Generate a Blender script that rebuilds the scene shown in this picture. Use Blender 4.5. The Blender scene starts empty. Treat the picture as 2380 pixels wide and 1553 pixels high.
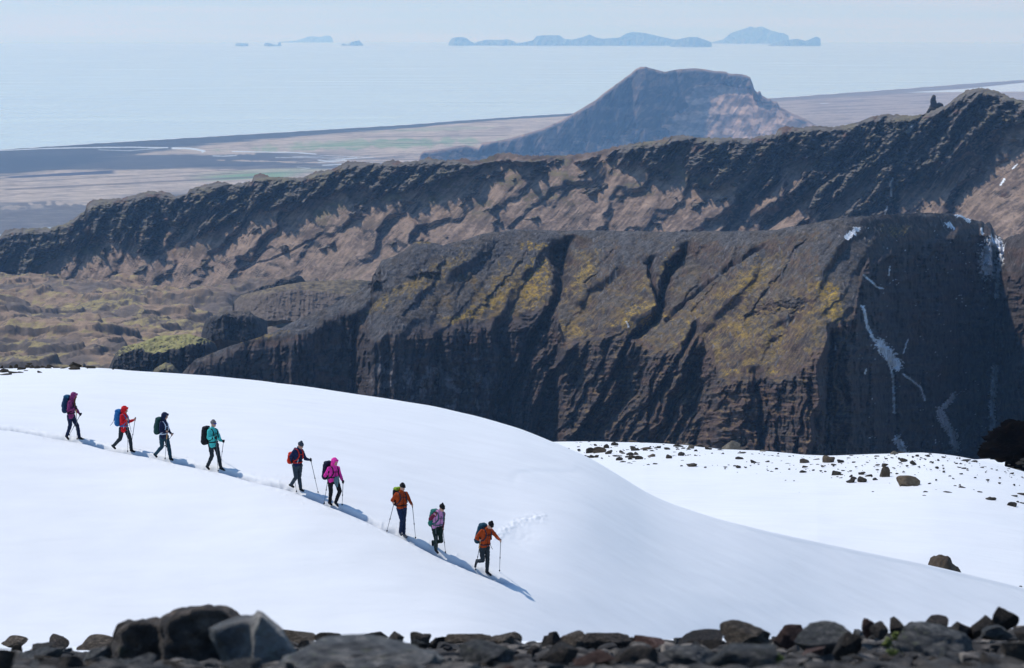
import bpy, bmesh, math, random
import numpy as np
from mathutils import Vector, Matrix, Quaternion

sc = bpy.context.scene
col = sc.collection
R = math.radians
rng = np.random.default_rng(7)

# ------------------------------------------------------------------ camera, sky, sun, exposure
EYE = 900.0                       # metres above the sea
EARTH = 6.371e6
FPX = 6749.0                      # focal length in units of a 2380 px wide frame
W0, H0 = 2380.0, 1552.6
PITCH = R(6.7)
cam_d = bpy.data.cameras.new('camera')
cam = bpy.data.objects.new('camera', cam_d)
col.objects.link(cam)
cam.location = (0, 0, EYE)
cam.rotation_euler = (R(90) - PITCH, 0, 0)
cam_d.sensor_width = 36.0
cam_d.lens = 36.0 * FPX / W0
cam_d.clip_start = 0.3
cam_d.clip_end = 200000.0
cam_d.dof.use_dof = True
cam_d.dof.focus_distance = 100.0
cam_d.dof.aperture_fstop = 11.0
sc.camera = cam

SUN_AZ, SUN_EL = -58.0, 57.0      # degrees left of the view direction, above the horizon
world = bpy.data.worlds.new('World')
sc.world = world
world.use_nodes = True
wn = world.node_tree.nodes
wl = world.node_tree.links
bg = wn['Background']
sky = wn.new('ShaderNodeTexSky')
sky.sky_type = 'NISHITA'
sky.sun_disc = False
sky.sun_elevation = R(SUN_EL)
sky.sun_rotation = R(SUN_AZ)
sky.altitude = 900
sky.air_density = 1.3
sky.dust_density = 0.3
sky.ozone_density = 2.0
tint = wn.new('ShaderNodeVectorMath'); tint.operation = 'MULTIPLY'
tint.inputs[1].default_value = (0.76, 0.97, 1.18)
wl.new(sky.outputs[0], tint.inputs[0])
# pale band of thin high cloud low over the horizon
wtc = wn.new('ShaderNodeTexCoord')
sep = wn.new('ShaderNodeSeparateXYZ'); wl.new(wtc.outputs['Generated'], sep.inputs[0])
ab = wn.new('ShaderNodeMath'); ab.operation = 'ABSOLUTE'; wl.new(sep.outputs['Z'], ab.inputs[0])
lowf = wn.new('ShaderNodeMapRange'); lowf.interpolation_type = 'SMOOTHSTEP'
lowf.inputs['From Min'].default_value = 0.0; lowf.inputs['From Max'].default_value = 0.20
lowf.inputs['To Min'].default_value = 0.92; lowf.inputs['To Max'].default_value = 0.0
wl.new(ab.outputs[0], lowf.inputs['Value'])
wmp = wn.new('ShaderNodeMapping'); wmp.inputs['Scale'].default_value = (5, 5, 260); wmp.inputs['Location'].default_value = (0.4, 0, 0.3)
wnz = wn.new('ShaderNodeTexNoise'); wnz.inputs['Scale'].default_value = 1.0; wnz.inputs['Detail'].default_value = 4
wl.new(wtc.outputs['Generated'], wmp.inputs[0]); wl.new(wmp.outputs[0], wnz.inputs['Vector'])
wcr = wn.new('ShaderNodeMapRange'); wcr.inputs['From Min'].default_value = 0.38; wcr.inputs['From Max'].default_value = 0.62
wl.new(wnz.outputs['Fac'], wcr.inputs['Value'])
band = wn.new('ShaderNodeMix'); band.data_type = 'RGBA'
band.inputs['A'].default_value = (4.5, 7.3, 9.3, 1); band.inputs['B'].default_value = (6.2, 8.0, 9.3, 1)
wl.new(wcr.outputs[0], band.inputs['Factor'])
wmx = wn.new('ShaderNodeMix'); wmx.data_type = 'RGBA'
wl.new(lowf.outputs[0], wmx.inputs['Factor']); wl.new(tint.outputs[0], wmx.inputs['A']); wl.new(band.outputs['Result'], wmx.inputs['B'])
wl.new(wmx.outputs['Result'], bg.inputs[0])
bg.inputs[1].default_value = 0.112

sun_d = bpy.data.lights.new('sun', 'SUN')
sun_d.energy = 3.15
sun_d.angle = R(1.2)
sun_d.color = (1.0, 0.955, 0.89)
sun = bpy.data.objects.new('sun', sun_d)
col.objects.link(sun)
sdir = Vector((math.sin(R(SUN_AZ)) * math.cos(R(SUN_EL)), math.cos(R(SUN_AZ)) * math.cos(R(SUN_EL)), math.sin(R(SUN_EL))))
sun.rotation_euler = sdir.to_track_quat('Z', 'Y').to_euler()
sun.location = (-40, 60, EYE + 60)

sc.view_settings.view_transform = 'Standard'
sc.view_settings.look = 'None'
sc.view_settings.exposure = -0.04
sc.view_settings.gamma = 1.0
sc.view_settings.use_curve_mapping = False
sc.cycles.use_denoising = True
sc.cycles.max_bounces = 6
sc.cycles.diffuse_bounces = 3
sc.cycles.glossy_bounces = 2
sc.cycles.volume_bounces = 1
sc.cycles.use_adaptive_sampling = True
sc.cycles.adaptive_threshold = 0.015
sc.cycles.caustics_reflective = False
sc.cycles.caustics_refractive = False

# ------------------------------------------------------------------ numeric helpers
CP, SP = math.cos(PITCH), math.sin(PITCH)

def tan_y(y):
    """image row -> tangent of the angle below eye level"""
    c = (H0 / 2 - y) / FPX
    return (SP - c * CP) / (CP + c * SP)

def P(u, y, d):
    """frame position and forward distance -> world point arrays"""
    cx = (u - W0 / 2) / FPX
    cy = (H0 / 2 - y) / FPX
    ry = CP + cy * SP
    k = d / ry
    return cx * k, d + 0 * k, EYE + (cy * CP - SP) * k

def ground_d(y, h=0.0):
    """distance at which row y meets the curved sea raised by h"""
    t = tan_y(y)
    q = np.maximum(t * t - 2 * (EYE - h) / EARTH, 0)
    return EARTH * (t - np.sqrt(q))

def _hash(ix, iy, iz, seed):
    h = (ix.astype(np.uint32) * np.uint32(374761393) + iy.astype(np.uint32) * np.uint32(668265263)
         + iz.astype(np.uint32) * np.uint32(2147483647) + np.uint32(seed * 144665 + 17))
    h = (h ^ (h >> np.uint32(13))) * np.uint32(1274126177)
    return h ^ (h >> np.uint32(16))

_ang = np.linspace(0, 2 * np.pi, 257)[:256]
_GC, _GS = np.cos(_ang).astype(np.float32), np.sin(_ang).astype(np.float32)

def pn(x, y, seed=0):
    x = np.asarray(x, np.float64); y = np.asarray(y, np.float64)
    x, y = np.broadcast_arrays(x, y)
    xi = np.floor(x); yi = np.floor(y)
    xf = (x - xi).astype(np.float32); yf = (y - yi).astype(np.float32)
    xi = xi.astype(np.int64); yi = yi.astype(np.int64)
    uu = xf * xf * xf * (xf * (xf * 6 - 15) + 10); vv = yf * yf * yf * (yf * (yf * 6 - 15) + 10)
    z = np.zeros_like(xi)
    def g(a, b):
        h = _hash(xi + a, yi + b, z, seed) & np.uint32(255)
        return _GC[h] * (xf - a) + _GS[h] * (yf - b)
    n0 = g(0, 0) * (1 - uu) + g(1, 0) * uu
    n1 = g(0, 1) * (1 - uu) + g(1, 1) * uu
    return (n0 * (1 - vv) + n1 * vv) * 1.5

def fbm(x, y, seed=0, octv=4, gain=0.5):
    s = 0.0; a = 1.0; f = 1.0
    for o in range(octv):
        s = s + a * pn(x * f + 13.7 * o, y * f - 7.1 * o, seed + o * 31)
        a *= gain; f *= 2.03
    return s

def ridged(x, y, seed=0, octv=4, gain=0.5):
    s = 0.0; a = 1.0; f = 1.0; tot = 0
    for o in range(octv):
        s = s + a * (1 - 2 * np.abs(pn(x * f + 5.3 * o, y * f + 9.2 * o, seed + o * 17)))
        tot += a; a *= gain; f *= 2.07
    return s / tot

def pn3(p, seed=0):
    """3-D value noise for an (n,3) array"""
    i = np.floor(p); f = p - i; i = i.astype(np.int64)
    f = f * f * (3 - 2 * f)
    out = 0
    for a in (0, 1):
        for b in (0, 1):
            for c in (0, 1):
                h = _hash(i[:, 0] + a, i[:, 1] + b, i[:, 2] + c, seed).astype(np.float64) / 4294967295.0
                w = (f[:, 0] if a else 1 - f[:, 0]) * (f[:, 1] if b else 1 - f[:, 1]) * (f[:, 2] if c else 1 - f[:, 2])
                out = out + h * w
    return out * 2 - 1

def ss(a, b, x):
    t = np.clip((x - a) / (b - a), 0, 1)
    return t * t * (3 - 2 * t)

def curve(u, pts, smooth=0):
    xs = np.array([p[0] for p in pts], float); ys = np.array([p[1] for p in pts], float)
    o = np.interp(u, xs, ys)
    if smooth:
        du = u[1] - u[0]; n = max(1, int(smooth / du))
        k = np.exp(-0.5 * (np.arange(-3 * n, 3 * n + 1) / n) ** 2); k /= k.sum()
        o = np.convolve(np.pad(o, 3 * n, mode='reflect', reflect_type='odd'), k, 'valid')
    return o

def line_dist(U, Y, pts):
    """distance to a polyline, signed side and 0..1 position along it"""
    best = np.full(U.shape, 1e9, np.float32); side = np.zeros(U.shape, np.float32); par = np.zeros(U.shape, np.float32)
    n = len(pts) - 1
    for i in range(n):
        (x0, y0), (x1, y1) = pts[i][:2], pts[i + 1][:2]
        dx, dy = x1 - x0, y1 - y0
        L = dx * dx + dy * dy + 1e-9
        t = np.clip(((U - x0) * dx + (Y - y0) * dy) / L, 0, 1)
        qx = U - x0 - t * dx; qy = Y - y0 - t * dy
        dd = np.sqrt(qx * qx + qy * qy)
        m = dd < best
        best = np.where(m, dd, best); side = np.where(m, qx, side); par = np.where(m, (i + t) / n, par)
    return best, side, par

def pchip(dn, tn, D):
    """monotone cubic per column. dn,tn: (K,M) nodes; D: (N,M) queries"""
    K, M = dn.shape
    h = np.diff(dn, axis=0); dl = np.diff(tn, axis=0) / h
    m = np.zeros_like(tn)
    for k in range(1, K - 1):
        same = dl[k - 1] * dl[k] > 0
        w1 = 2 * h[k] + h[k - 1]; w2 = h[k] + 2 * h[k - 1]
        hm = (w1 + w2) / (w1 / np.where(same, dl[k - 1], 1) + w2 / np.where(same, dl[k], 1))
        m[k] = np.where(same, hm, 0)
    m[0] = dl[0]; m[-1] = dl[-1]
    out = np.zeros_like(D)
    for k in range(K - 1):
        sel = (D >= dn[k]) if k else np.ones_like(D, bool)
        s = (D - dn[k]) / h[k]
        s2 = s * s; s3 = s2 * s
        v = (2 * s3 - 3 * s2 + 1) * tn[k] + (s3 - 2 * s2 + s) * h[k] * m[k] + (-2 * s3 + 3 * s2) * tn[k + 1] + (s3 - s2) * h[k] * m[k + 1]
        out = np.where(sel, v, out)
    return out

# ------------------------------------------------------------------ scene helpers
def tag(o, label=None, cat=None, group=None, kind=None):
    if label: o['label'] = label
    if cat: o['category'] = cat
    if group: o['group'] = group
    if kind: o['kind'] = kind
    return o

def empty(name, loc):
    o = bpy.data.objects.new(name, None)
    o.empty_display_size = 0.2
    o.location = loc
    col.objects.link(o)
    return o

def link(name, me, mat=None, parent=None):
    o = bpy.data.objects.new(name, me)
    col.objects.link(o)
    if mat is not None and len(me.materials) == 0:
        me.materials.append(mat)
    if parent is not None:
        o.parent = parent
    return o

def grid_mesh(name, X, Y, Z, colr=None, extra=None):
    n, m = X.shape
    me = bpy.data.meshes.new(name)
    co = np.stack([X, Y, Z], -1).astype(np.float32).reshape(-1, 3)
    idx = np.arange(n * m).reshape(n, m)
    q = np.stack([idx[:-1, :-1], idx[:-1, 1:], idx[1:, 1:], idx[1:, :-1]], -1).reshape(-1, 4)
    me.vertices.add(n * m); me.vertices.foreach_set('co', co.ravel())
    nf = len(q)
    me.loops.add(nf * 4); me.loops.foreach_set('vertex_index', q.astype(np.int32).ravel())
    me.polygons.add(nf)
    me.polygons.foreach_set('loop_start', np.arange(0, nf * 4, 4, dtype=np.int32))
    me.polygons.foreach_set('loop_total', np.full(nf, 4, np.int32))
    me.polygons.foreach_set('use_smooth', np.ones(nf, bool))
    me.update(calc_edges=True)
    if colr is not None:
        a = me.color_attributes.new('col', 'FLOAT_COLOR', 'POINT')
        c = np.ones((n * m, 4), np.float32); c[:, :3] = colr.reshape(-1, 3)
        a.data.foreach_set('color', c.ravel())
    for k, v in (extra or {}).items():
        a = me.attributes.new(k, 'FLOAT', 'POINT')
        a.data.foreach_set('value', v.astype(np.float32).ravel())
    return me

def steepness(X, Y, Z):
    du = np.stack([np.gradient(A, axis=1) for A in (X, Y, Z)], -1)
    dv = np.stack([np.gradient(A, axis=0) for A in (X, Y, Z)], -1)
    n = np.cross(du, dv); n /= np.linalg.norm(n, axis=-1, keepdims=True) + 1e-12
    return n * np.sign(n[..., 2:3] + 1e-9)

def mix(a, b, t):
    return a * (1 - t[..., None]) + np.asarray(b) * t[..., None]

def new_mat(name):
    m = bpy.data.materials.new(name); m.use_nodes = True
    return m, m.node_tree.nodes, m.node_tree.links, m.node_tree.nodes['Principled BSDF']

def terrain_mat(name, noise_scale, amount=0.35, bump_d=1.0, rough=0.95, bump_scale=None):
    """albedo from the 'col' attribute times a fine procedural mottling, with a bump of the same grain"""
    m, N, L, b = new_mat(name)
    b.inputs['Roughness'].default_value = rough
    b.inputs['Specular IOR Level'].default_value = 0.15
    at = N.new('ShaderNodeAttribute'); at.attribute_name = 'col'
    tc = N.new('ShaderNodeTexCoord')
    nz = N.new('ShaderNodeTexNoise'); nz.inputs['Scale'].default_value = noise_scale
    nz.inputs['Detail'].default_value = 6; nz.inputs['Roughness'].default_value = 0.65
    mr = N.new('ShaderNodeMapRange')
    mr.inputs['From Min'].default_value = 0.3; mr.inputs['From Max'].default_value = 0.7
    mr.inputs['To Min'].default_value = 1 - amount; mr.inputs['To Max'].default_value = 1 + amount
    mx = N.new('ShaderNodeVectorMath'); mx.operation = 'SCALE'
    L.new(tc.outputs['Object'], nz.inputs['Vector'])
    L.new(nz.outputs['Fac'], mr.inputs['Value'])
    L.new(at.outputs['Color'], mx.inputs[0]); L.new(mr.outputs[0], mx.inputs['Scale'])
    L.new(mx.outputs[0], b.inputs['Base Color'])
    n2 = N.new('ShaderNodeTexNoise'); n2.inputs['Scale'].default_value = bump_scale or noise_scale * 1.7
    n2.inputs['Detail'].default_value = 5; n2.inputs['Roughness'].default_value = 0.7
    L.new(tc.outputs['Object'], n2.inputs['Vector'])
    bp = N.new('ShaderNodeBump'); bp.inputs['Strength'].default_value = 1.0; bp.inputs['Distance'].default_value = bump_d
    L.new(n2.outputs['Fac'], bp.inputs['Height']); L.new(bp.outputs[0], b.inputs['Normal'])
    return m
# ------------------------------------------------------------------ the snow slope the hikers cross
PATH = [(0, 991), (60, 1000), (155, 1018), (190, 1024), (263, 1042), (308, 1051), (360, 1060), (398, 1069), (481, 1089), (517, 1095),
        (600, 1115), (676, 1133), (700, 1141), (767, 1170), (781, 1176), (850, 1205), (930, 1242), (940, 1248), (1013, 1285),
        (1070, 1310), (1133, 1335), (1200, 1362)]
def hike_d(u):
    return np.interp(u, [-400, 170, 1130, 1300, 1530, 2380, 2900], [107, 104, 94, 96.5, 99, 106, 108])
CREST1 = [(-400, 880), (-150, 865), (0, 857), (120, 853), (230, 853), (340, 862), (500, 874), (650, 890), (800, 910), (900, 925), (1000, 943),
          (1100, 965), (1200, 993), (1287, 1026), (1366, 1061), (1435, 1102), (1503, 1145), (1555, 1169), (1620, 1191), (1681, 1209),
          (1830, 1244), (1921, 1266), (2150, 1310), (2240, 1332), (2380, 1366), (2600, 1425), (2900, 1500)]

def crest1_d(u):
    return curve(u, [(-400, 132), (0, 126), (1130, 121), (1300, 118), (1500, 114), (1700, 114), (2000, 117.5), (2380, 121), (2900, 126)], 90)

def snow_nodes(u):
    yc = curve(u, CREST1, 22)
    pts = [(-400, 940)] + PATH[:-1] + [(1200, 1354), (1340, 1370), (1530, 1392), (2000, 1431), (2380, 1447), (2900, 1530)]
    ya = curve(u, pts, 75)
    ya = np.maximum(ya, yc + 22)
    dc = crest1_d(u)
    da = curve(u, [(-400, 107), (170, 104), (1130, 94), (1300, 94.8), (1530, 99), (1900, 108.5), (2380, 116.5), (2900, 122)], 130)
    db = curve(u, [(-400, 90), (0, 90), (700, 90), (1130, 89.5), (1530, 94.5), (1900, 104.5), (2380, 113.5), (2900, 119)], 90)
    yb = np.maximum(1500, ya + 40)
    tb2 = dc + 45
    zc = tan_y(yc) * dc
    t2 = (zc + 0.29 * 45 + 0.02 * 45) / tb2
    zero = 0 * u
    kn = ss(1120, 1680, u)                                   # the crest is a sharp edge on the right
    de = dc - 0.6
    ta, tc_ = tan_y(ya), tan_y(yc)
    rise = (ta * da - tc_ * dc) / (dc - da)
    te_sharp = (tc_ * dc + rise * 0.6) / de
    te_soft = tc_ + (te_sharp - tc_) * 0.10
    te = te_soft * (1 - kn) + te_sharp * kn
    dm = dc - (dc - da) * 0.45
    tm_sharp = (tc_ * dc + rise * (dc - da) * 0.45) / dm
    tm_soft = pchip(np.stack([db, da, dc, tb2]), np.stack([tan_y(yb), ta, tc_, t2]), dm[None, :])[0]
    tm = tm_soft * (1 - kn) + tm_sharp * kn
    de2 = dm * (1 - kn) + de * kn
    te2 = tm_soft * (1 - kn) + te * kn
    dm = (da + de2) / 2 * (1 - kn) + dm * kn
    tm = pchip(np.stack([db, da, dc, tb2]), np.stack([tan_y(yb), ta, tc_, t2]), dm[None, :])[0] * (1 - kn) + tm_sharp * kn
    dC = db - 14; tC = (tan_y(yb) * db + 3.4) / dC
    dn = np.stack([13 + zero, 21 + zero, 50 + zero, dC, db, da, dm, de2, dc, tb2])
    tn = np.stack([0.236 + zero, tan_y(1492) + zero, 0.345 + zero, tC, tan_y(yb), tan_y(ya), tm, te2, tan_y(yc), t2])
    return dn, tn

SLOPE, FLD = {}, {}
def _inv(tab, u, y, lo):
    u = np.atleast_1d(np.asarray(u, float)); y = np.atleast_1d(np.asarray(y, float))
    out = []
    for a, b_ in zip(u, y):
        i = int(np.clip(round((a - tab['u'][0]) / (tab['u'][1] - tab['u'][0])), 0, len(tab['u']) - 1))
        Yc, Dc = tab['Y'][lo:, i], tab['D'][lo:, i]
        k = int(np.argmin(Yc)) + 1
        out.append(float(np.interp(-b_, -Yc[:k], Dc[:k])))
    return np.array(out)
def slope_d(u, y): return _inv(SLOPE, u, y, 41)
def field_d(u, y): return _inv(FLD, u, y, 0)

def snow_t(u, d):
    u = np.atleast_1d(np.asarray(u, float)); d = np.atleast_1d(np.asarray(d, float))
    uu = np.arange(-400, 2900, 4.0)
    dn, tn = snow_nodes(uu)
    dn2 = np.stack([np.interp(u, uu, r) for r in dn]); tn2 = np.stack([np.interp(u, uu, r) for r in tn])
    return pchip(dn2, tn2, d[None, :])[0]

def snow_z(u, d):
    return EYE - snow_t(u, d) * d

# snow material
m_snow, N, L, b = new_mat('snow')
b.inputs['Base Color'].default_value = (0.86, 0.89, 0.93, 1)
b.inputs['Roughness'].default_value = 0.55
b.inputs['Specular IOR Level'].default_value = 0.25
tc = N.new('ShaderNodeTexCoord')
n1 = N.new('ShaderNodeTexNoise'); n1.inputs['Scale'].default_value = 1.1; n1.inputs['Detail'].default_value = 4; n1.inputs['Roughness'].default_value = 0.55
mp = N.new('ShaderNodeMapping'); mp.inputs['Scale'].default_value = (0.35, 1.5, 1.0); mp.inputs['Rotation'].default_value = (0, 0, R(24))
n2 = N.new('ShaderNodeTexNoise'); n2.inputs['Scale'].default_value = 14; n2.inputs['Detail'].default_value = 2
ad = N.new('ShaderNodeMath'); ad.operation = 'MULTIPLY_ADD'; ad.inputs[1].default_value = 0.12
L.new(tc.outputs['Object'], mp.inputs[0]); L.new(mp.outputs[0], n1.inputs['Vector']); L.new(tc.outputs['Object'], n2.inputs['Vector'])
L.new(n2.outputs['Fac'], ad.inputs[0]); L.new(n1.outputs['Fac'], ad.inputs[2])
bp = N.new('ShaderNodeBump'); bp.inputs['Strength'].default_value = 1.0; bp.inputs['Distance'].default_value = 0.035
L.new(ad.outputs[0], bp.inputs['Height']); L.new(bp.outputs[0], b.inputs['Normal'])
cr = N.new('ShaderNodeMapRange'); cr.inputs['From Min'].default_value = 0.3; cr.inputs['From Max'].default_value = 0.7
cr.inputs['To Min'].default_value = 0.97; cr.inputs['To Max'].default_value = 1.02
vm = N.new('ShaderNodeVectorMath'); vm.operation = 'SCALE'; vm.inputs[0].default_value = (0.89, 0.885, 0.87)
L.new(n1.outputs['Fac'], cr.inputs['Value']); L.new(cr.outputs[0], vm.inputs['Scale']); atd = N.new('ShaderNodeAttribute'); atd.attribute_name = 'track_shade'
dmx = N.new('ShaderNodeMix'); dmx.data_type = 'RGBA'; dmx.inputs['B'].default_value = (0.40, 0.43, 0.47, 1)   # greyer trodden snow, with the trench's shade painted in
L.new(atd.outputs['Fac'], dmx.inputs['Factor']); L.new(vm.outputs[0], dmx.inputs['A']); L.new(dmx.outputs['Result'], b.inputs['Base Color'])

def build_snow_slope():
    u = np.arange(-400, 2900, 2.4)
    dn, tn = snow_nodes(u)
    # rows: dense across the path and up to the crest
    fr = np.concatenate([np.linspace(0, 1, 10)[:-1], np.linspace(1, 2, 10)[:-1], np.linspace(2, 3, 10)[:-1], np.linspace(3, 4, 14)[:-1],
                         np.linspace(4, 5, 170)[:-1], np.linspace(5, 6, 90)[:-1], np.linspace(6, 7, 80)[:-1], np.linspace(7, 8, 60)[:-1], np.linspace(8, 9, 24)])
    k = np.minimum(fr.astype(int), 8); f = fr - k
    D = dn[k] * (1 - f[:, None]) + dn[k + 1] * f[:, None]
    T = pchip(dn, tn, D)
    U = np.broadcast_to(u, D.shape)
    Z = EYE - T * D
    X = (U - W0 / 2) / FPX * D / (CP + 0.0 * D)
    # exact lateral position for the row each point projects to
    a = np.arctan(T) - PITCH
    Yimg = H0 / 2 + np.tan(a) * FPX
    cy = (H0 / 2 - Yimg) / FPX
    X = (U - W0 / 2) / FPX * D / (CP + cy * SP)
    # undulation of the drift
    Z = Z + 0.05 * fbm(X / 7.0, D / 5.0, 3, 3)
    # the trodden track
    px = np.array([p[0] for p in PATH], float); py = np.array([p[1] for p in PATH], float)
    SLOPE['u'], SLOPE['D'], SLOPE['Y'] = u, D, Yimg
    dpx = slope_d(u, curve(u, PATH + [(1330, 1410), (2900, 1430)], 6))
    off = D - dpx[None, :]
    lateral = off * 0.93
    wob = 0.10 * pn(X / 1.6, 0 * X, 9) + 0.22 * pn(X / 6.0, 0 * X, 10)
    ex = lateral - wob
    track = np.exp(-(np.abs(ex) / 0.22) ** 3) * ss(1210, 1140, U)
    steps = 0.72 + 0.28 * np.clip(0.5 + 1.6 * pn(X / 0.21, ex / 0.22, 21), 0, 1)
    Z = Z - 0.20 * track * steps
    rim = np.exp(-((np.abs(ex) - 0.48) / 0.17) ** 2) * ss(1210, 1140, U)
    Z = Z + 0.012 * rim * np.clip(0.4 + 1.8 * pn(X / 0.3, ex / 0.2, 22), 0, 2)
    crumbs = np.exp(-(ex / 0.95) ** 2) * np.clip(pn(X / 0.16, D / 0.22, 23) - 0.52, 0, 1) * ss(1210, 1110, U)
    Z = Z + 0.09 * crumbs
    # the collapsed lip and the faint wind ridges on the right of the slope
    dd, sd, pr = line_dist(U, Yimg, [(1155, 1252), (1172, 1232), (1190, 1222), (1205, 1212), (1240, 1203), (1262, 1203)])
    lip = np.exp(-(dd / 9.0) ** 2)
    rag = 0.5 + 0.9 * pn(U / 9.0, Yimg / 6.0, 31)
    Z = Z + 0.05 * lip * rag
    hollow = np.exp(-(((U - 1212) / 42) ** 2 + ((Yimg - 1246) / 26) ** 2))
    Z = Z - 0.06 * hollow * (1 + 0.25 * pn(U / 14.0, Yimg / 9.0, 33))
    dd, sd, pr = line_dist(U, Yimg, [(1196, 1112), (1204, 1098), (1240, 1088), (1300, 1089), (1330, 1088)])
    Z = Z + 0.018 * np.tanh((Yimg - 1095) / 4.0 * -1) * np.exp(-(dd / 12.0) ** 2)
    dd, sd, pr = line_dist(U, Yimg, [(1380, 1330), (1560, 1372), (1800, 1410)])
    Z = Z + 0.010 * np.exp(-(dd / 14.0) ** 2)
    track_shade = np.exp(-(np.abs(ex + 0.05) / 0.24) ** 3) * ss(1215, 1140, U) * (0.55 + 0.45 * np.clip(0.5 + 1.5 * pn(X / 0.5, ex / 0.3, 24), 0, 1))  # tone along the trodden track, standing in for shade in the trench
    me = grid_mesh('snow_slope', X, D, Z, extra={'track_shade': track_shade})
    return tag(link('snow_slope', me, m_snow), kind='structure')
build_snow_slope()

# ------------------------------------------------------------------ the sunlit snow field behind it
FIELD = [(900, 1040), (1200, 1030), (1290, 1027), (1400, 1027), (1500, 1030), (1600, 1036), (1700, 1045), (1800, 1052), (1859, 1056), (1950, 1057),
         (2055, 1055), (2110, 1053), (2167, 1053), (2250, 1064), (2317, 1079), (2380, 1098), (2600, 1180), (2900, 1300)]
def field_nodes(u):
    yc1 = curve(u, CREST1, 22)
    dc1 = crest1_d(u)
    yf = curve(u, FIELD, 16)
    d0 = dc1 + 1; t0 = tan_y(np.maximum(yc1, yf) + np.interp(u, [900, 1300, 1500, 1700, 1900, 2380, 2900], [300, 280, 190, 130, 80, 10, 10]))
    df = curve(u, [(800, 212), (1300, 205), (1700, 186), (2380, 165), (2900, 158)], 120)
    tf = tan_y(yf)
    z0 = t0 * d0; z1 = tf * df
    dm = d0 + (df - d0) * 0.5
    zm = z0 + (z1 - z0) * 0.44
    db = df + 60; zb = z1 + 0.33 * 60
    return np.stack([d0, dm, df, db]), np.stack([t0, zm / dm, tf, zb / db])

def field_t(u, d):
    uu = np.arange(800, 2900, 4.0)
    dn, tn = field_nodes(uu)
    u = np.atleast_1d(np.asarray(u, float))
    return pchip(np.stack([np.interp(u, uu, r) for r in dn]), np.stack([np.interp(u, uu, r) for r in tn]), np.atleast_1d(d)[None, :])[0]

def build_field():
    u = np.arange(1000, 2900, 5.0)
    dn, tn = field_nodes(u)
    fr = np.concatenate([np.linspace(0, 1, 60)[:-1], np.linspace(1, 2, 90)[:-1], np.linspace(2, 3, 30)])
    k = np.minimum(fr.astype(int), 2); f = fr - k
    D = dn[k] * (1 - f[:, None]) + dn[k + 1] * f[:, None]
    T = pchip(dn, tn, D)
    U = np.broadcast_to(u, D.shape)
    cy = -np.tan(np.arctan(T) - PITCH)
    X = (U - W0 / 2) / FPX * D / (CP + cy * SP)
    FLD['u'], FLD['D'], FLD['Y'] = u, D, H0 / 2 - cy * FPX
    Z = EYE - T * D + 0.10 * fbm(X / 9.0, D / 7.0, 5, 3)
    me = grid_mesh('snow_field', X, D, Z)
    tag(link('snow_field', me, m_snow), kind='structure')
    # strip of patchy snow below the lava crag, farther back
    u = np.arange(2240, 2900, 4.0)
    s = np.linspace(0, 1, 60)[:, None]
    D = 225 + 60 * s + 0 * u
    Y = 1110 - 42 * s + 0 * u + 0.02 * (u - 2300)
    U = np.broadcast_to(u, D.shape)
    X, YY, Z = P(U, Y, D)
    Z = Z + 0.3 * fbm(X / 4, YY / 4, 8, 4)
    me = grid_mesh('snow_patch', X, YY, Z)
    tag(link('snow_patch', me, m_snow), kind='structure')
build_field()

# ------------------------------------------------------------------ generator for hills: a relief grown along the line of sight columns
def drape(u, yc, yf, df, slope, n, crest_d=None, ysm=None):
    """columns u, crest row yc, foot row yf, foot distance df; slope(U,Y,yc)->tan of the face angle"""
    s = np.linspace(0, 1, n)[:, None]
    Y = yf + (yc - yf) * s
    U = np.broadcast_to(u, Y.shape).copy()
    t = tan_y(Y)
    S = slope(U, Y, yc)
    D = np.zeros_like(Y)
    if crest_d is None:
        D[0] = df
        for k in range(n - 1):
            D[k + 1] = D[k] * (1 + (t[k] - t[k + 1]) / (t[k + 1] + 0.5 * (S[k] + S[k + 1])))
    else:
        D[-1] = crest_d
        for k in range(n - 2, -1, -1):
            D[k] = D[k + 1] / (1 + (t[k] - t[k + 1]) / (t[k + 1] + 0.5 * (S[k] + S[k + 1])))
        if ysm is not None:                     # pin the distance at a smoothed skyline so that pinnacles leave no streak
            fr = np.clip((ysm - Y[0]) / (Y[-1] - Y[0]), 0, 1) * (n - 1)
            k0 = np.minimum(fr.astype(int), n - 2); f_ = fr - k0; j = np.arange(len(u))
            D = D * (crest_d / (D[k0, j] * (1 - f_) + D[k0 + 1, j] * f_))
    return U, Y, D

def add_back(X, Y, Z, reach, drop, rows=10):
    s = (np.linspace(0, 1, rows + 1)[1:] ** 1.6)[:, None]
    xb = X[-1] * (1 + s * reach / Y[-1]); yb = Y[-1] + s * reach; zb = Z[-1] - s * drop
    return np.vstack([X, xb]), np.vstack([Y, yb]), np.vstack([Z, zb])

def saw(x, seed=0, sharp=0.16):
    """irregular sawtooth: rises slowly to the right, then falls away sharply (0..1)"""
    f = x - np.floor(x)
    return np.where(f < 1 - sharp, f / (1 - sharp), (1 - f) / sharp)

def spur(x, crest=0.74):
    """rounded spur profile: long rise to the right, short fall (0..1)"""
    f = x - np.floor(x)
    return ss(0, crest, f) * (1 - ss(crest, 1, f))

def blob(U, Y, cx, cy, wx, wy, ang=0.0, seed=0, rag=0.7, sc_=14.0):
    a = R(ang); dx = U - cx; dy = Y - cy
    p = (dx * math.cos(a) + dy * math.sin(a)) / wx; q = (-dx * math.sin(a) + dy * math.cos(a)) / wy
    r = np.sqrt(p * p + q * q)
    nz = fbm(U / sc_, Y / (sc_ * 0.7), seed, 4, 0.6)
    return ss(1.05, 0.55, r + rag * nz)

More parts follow.
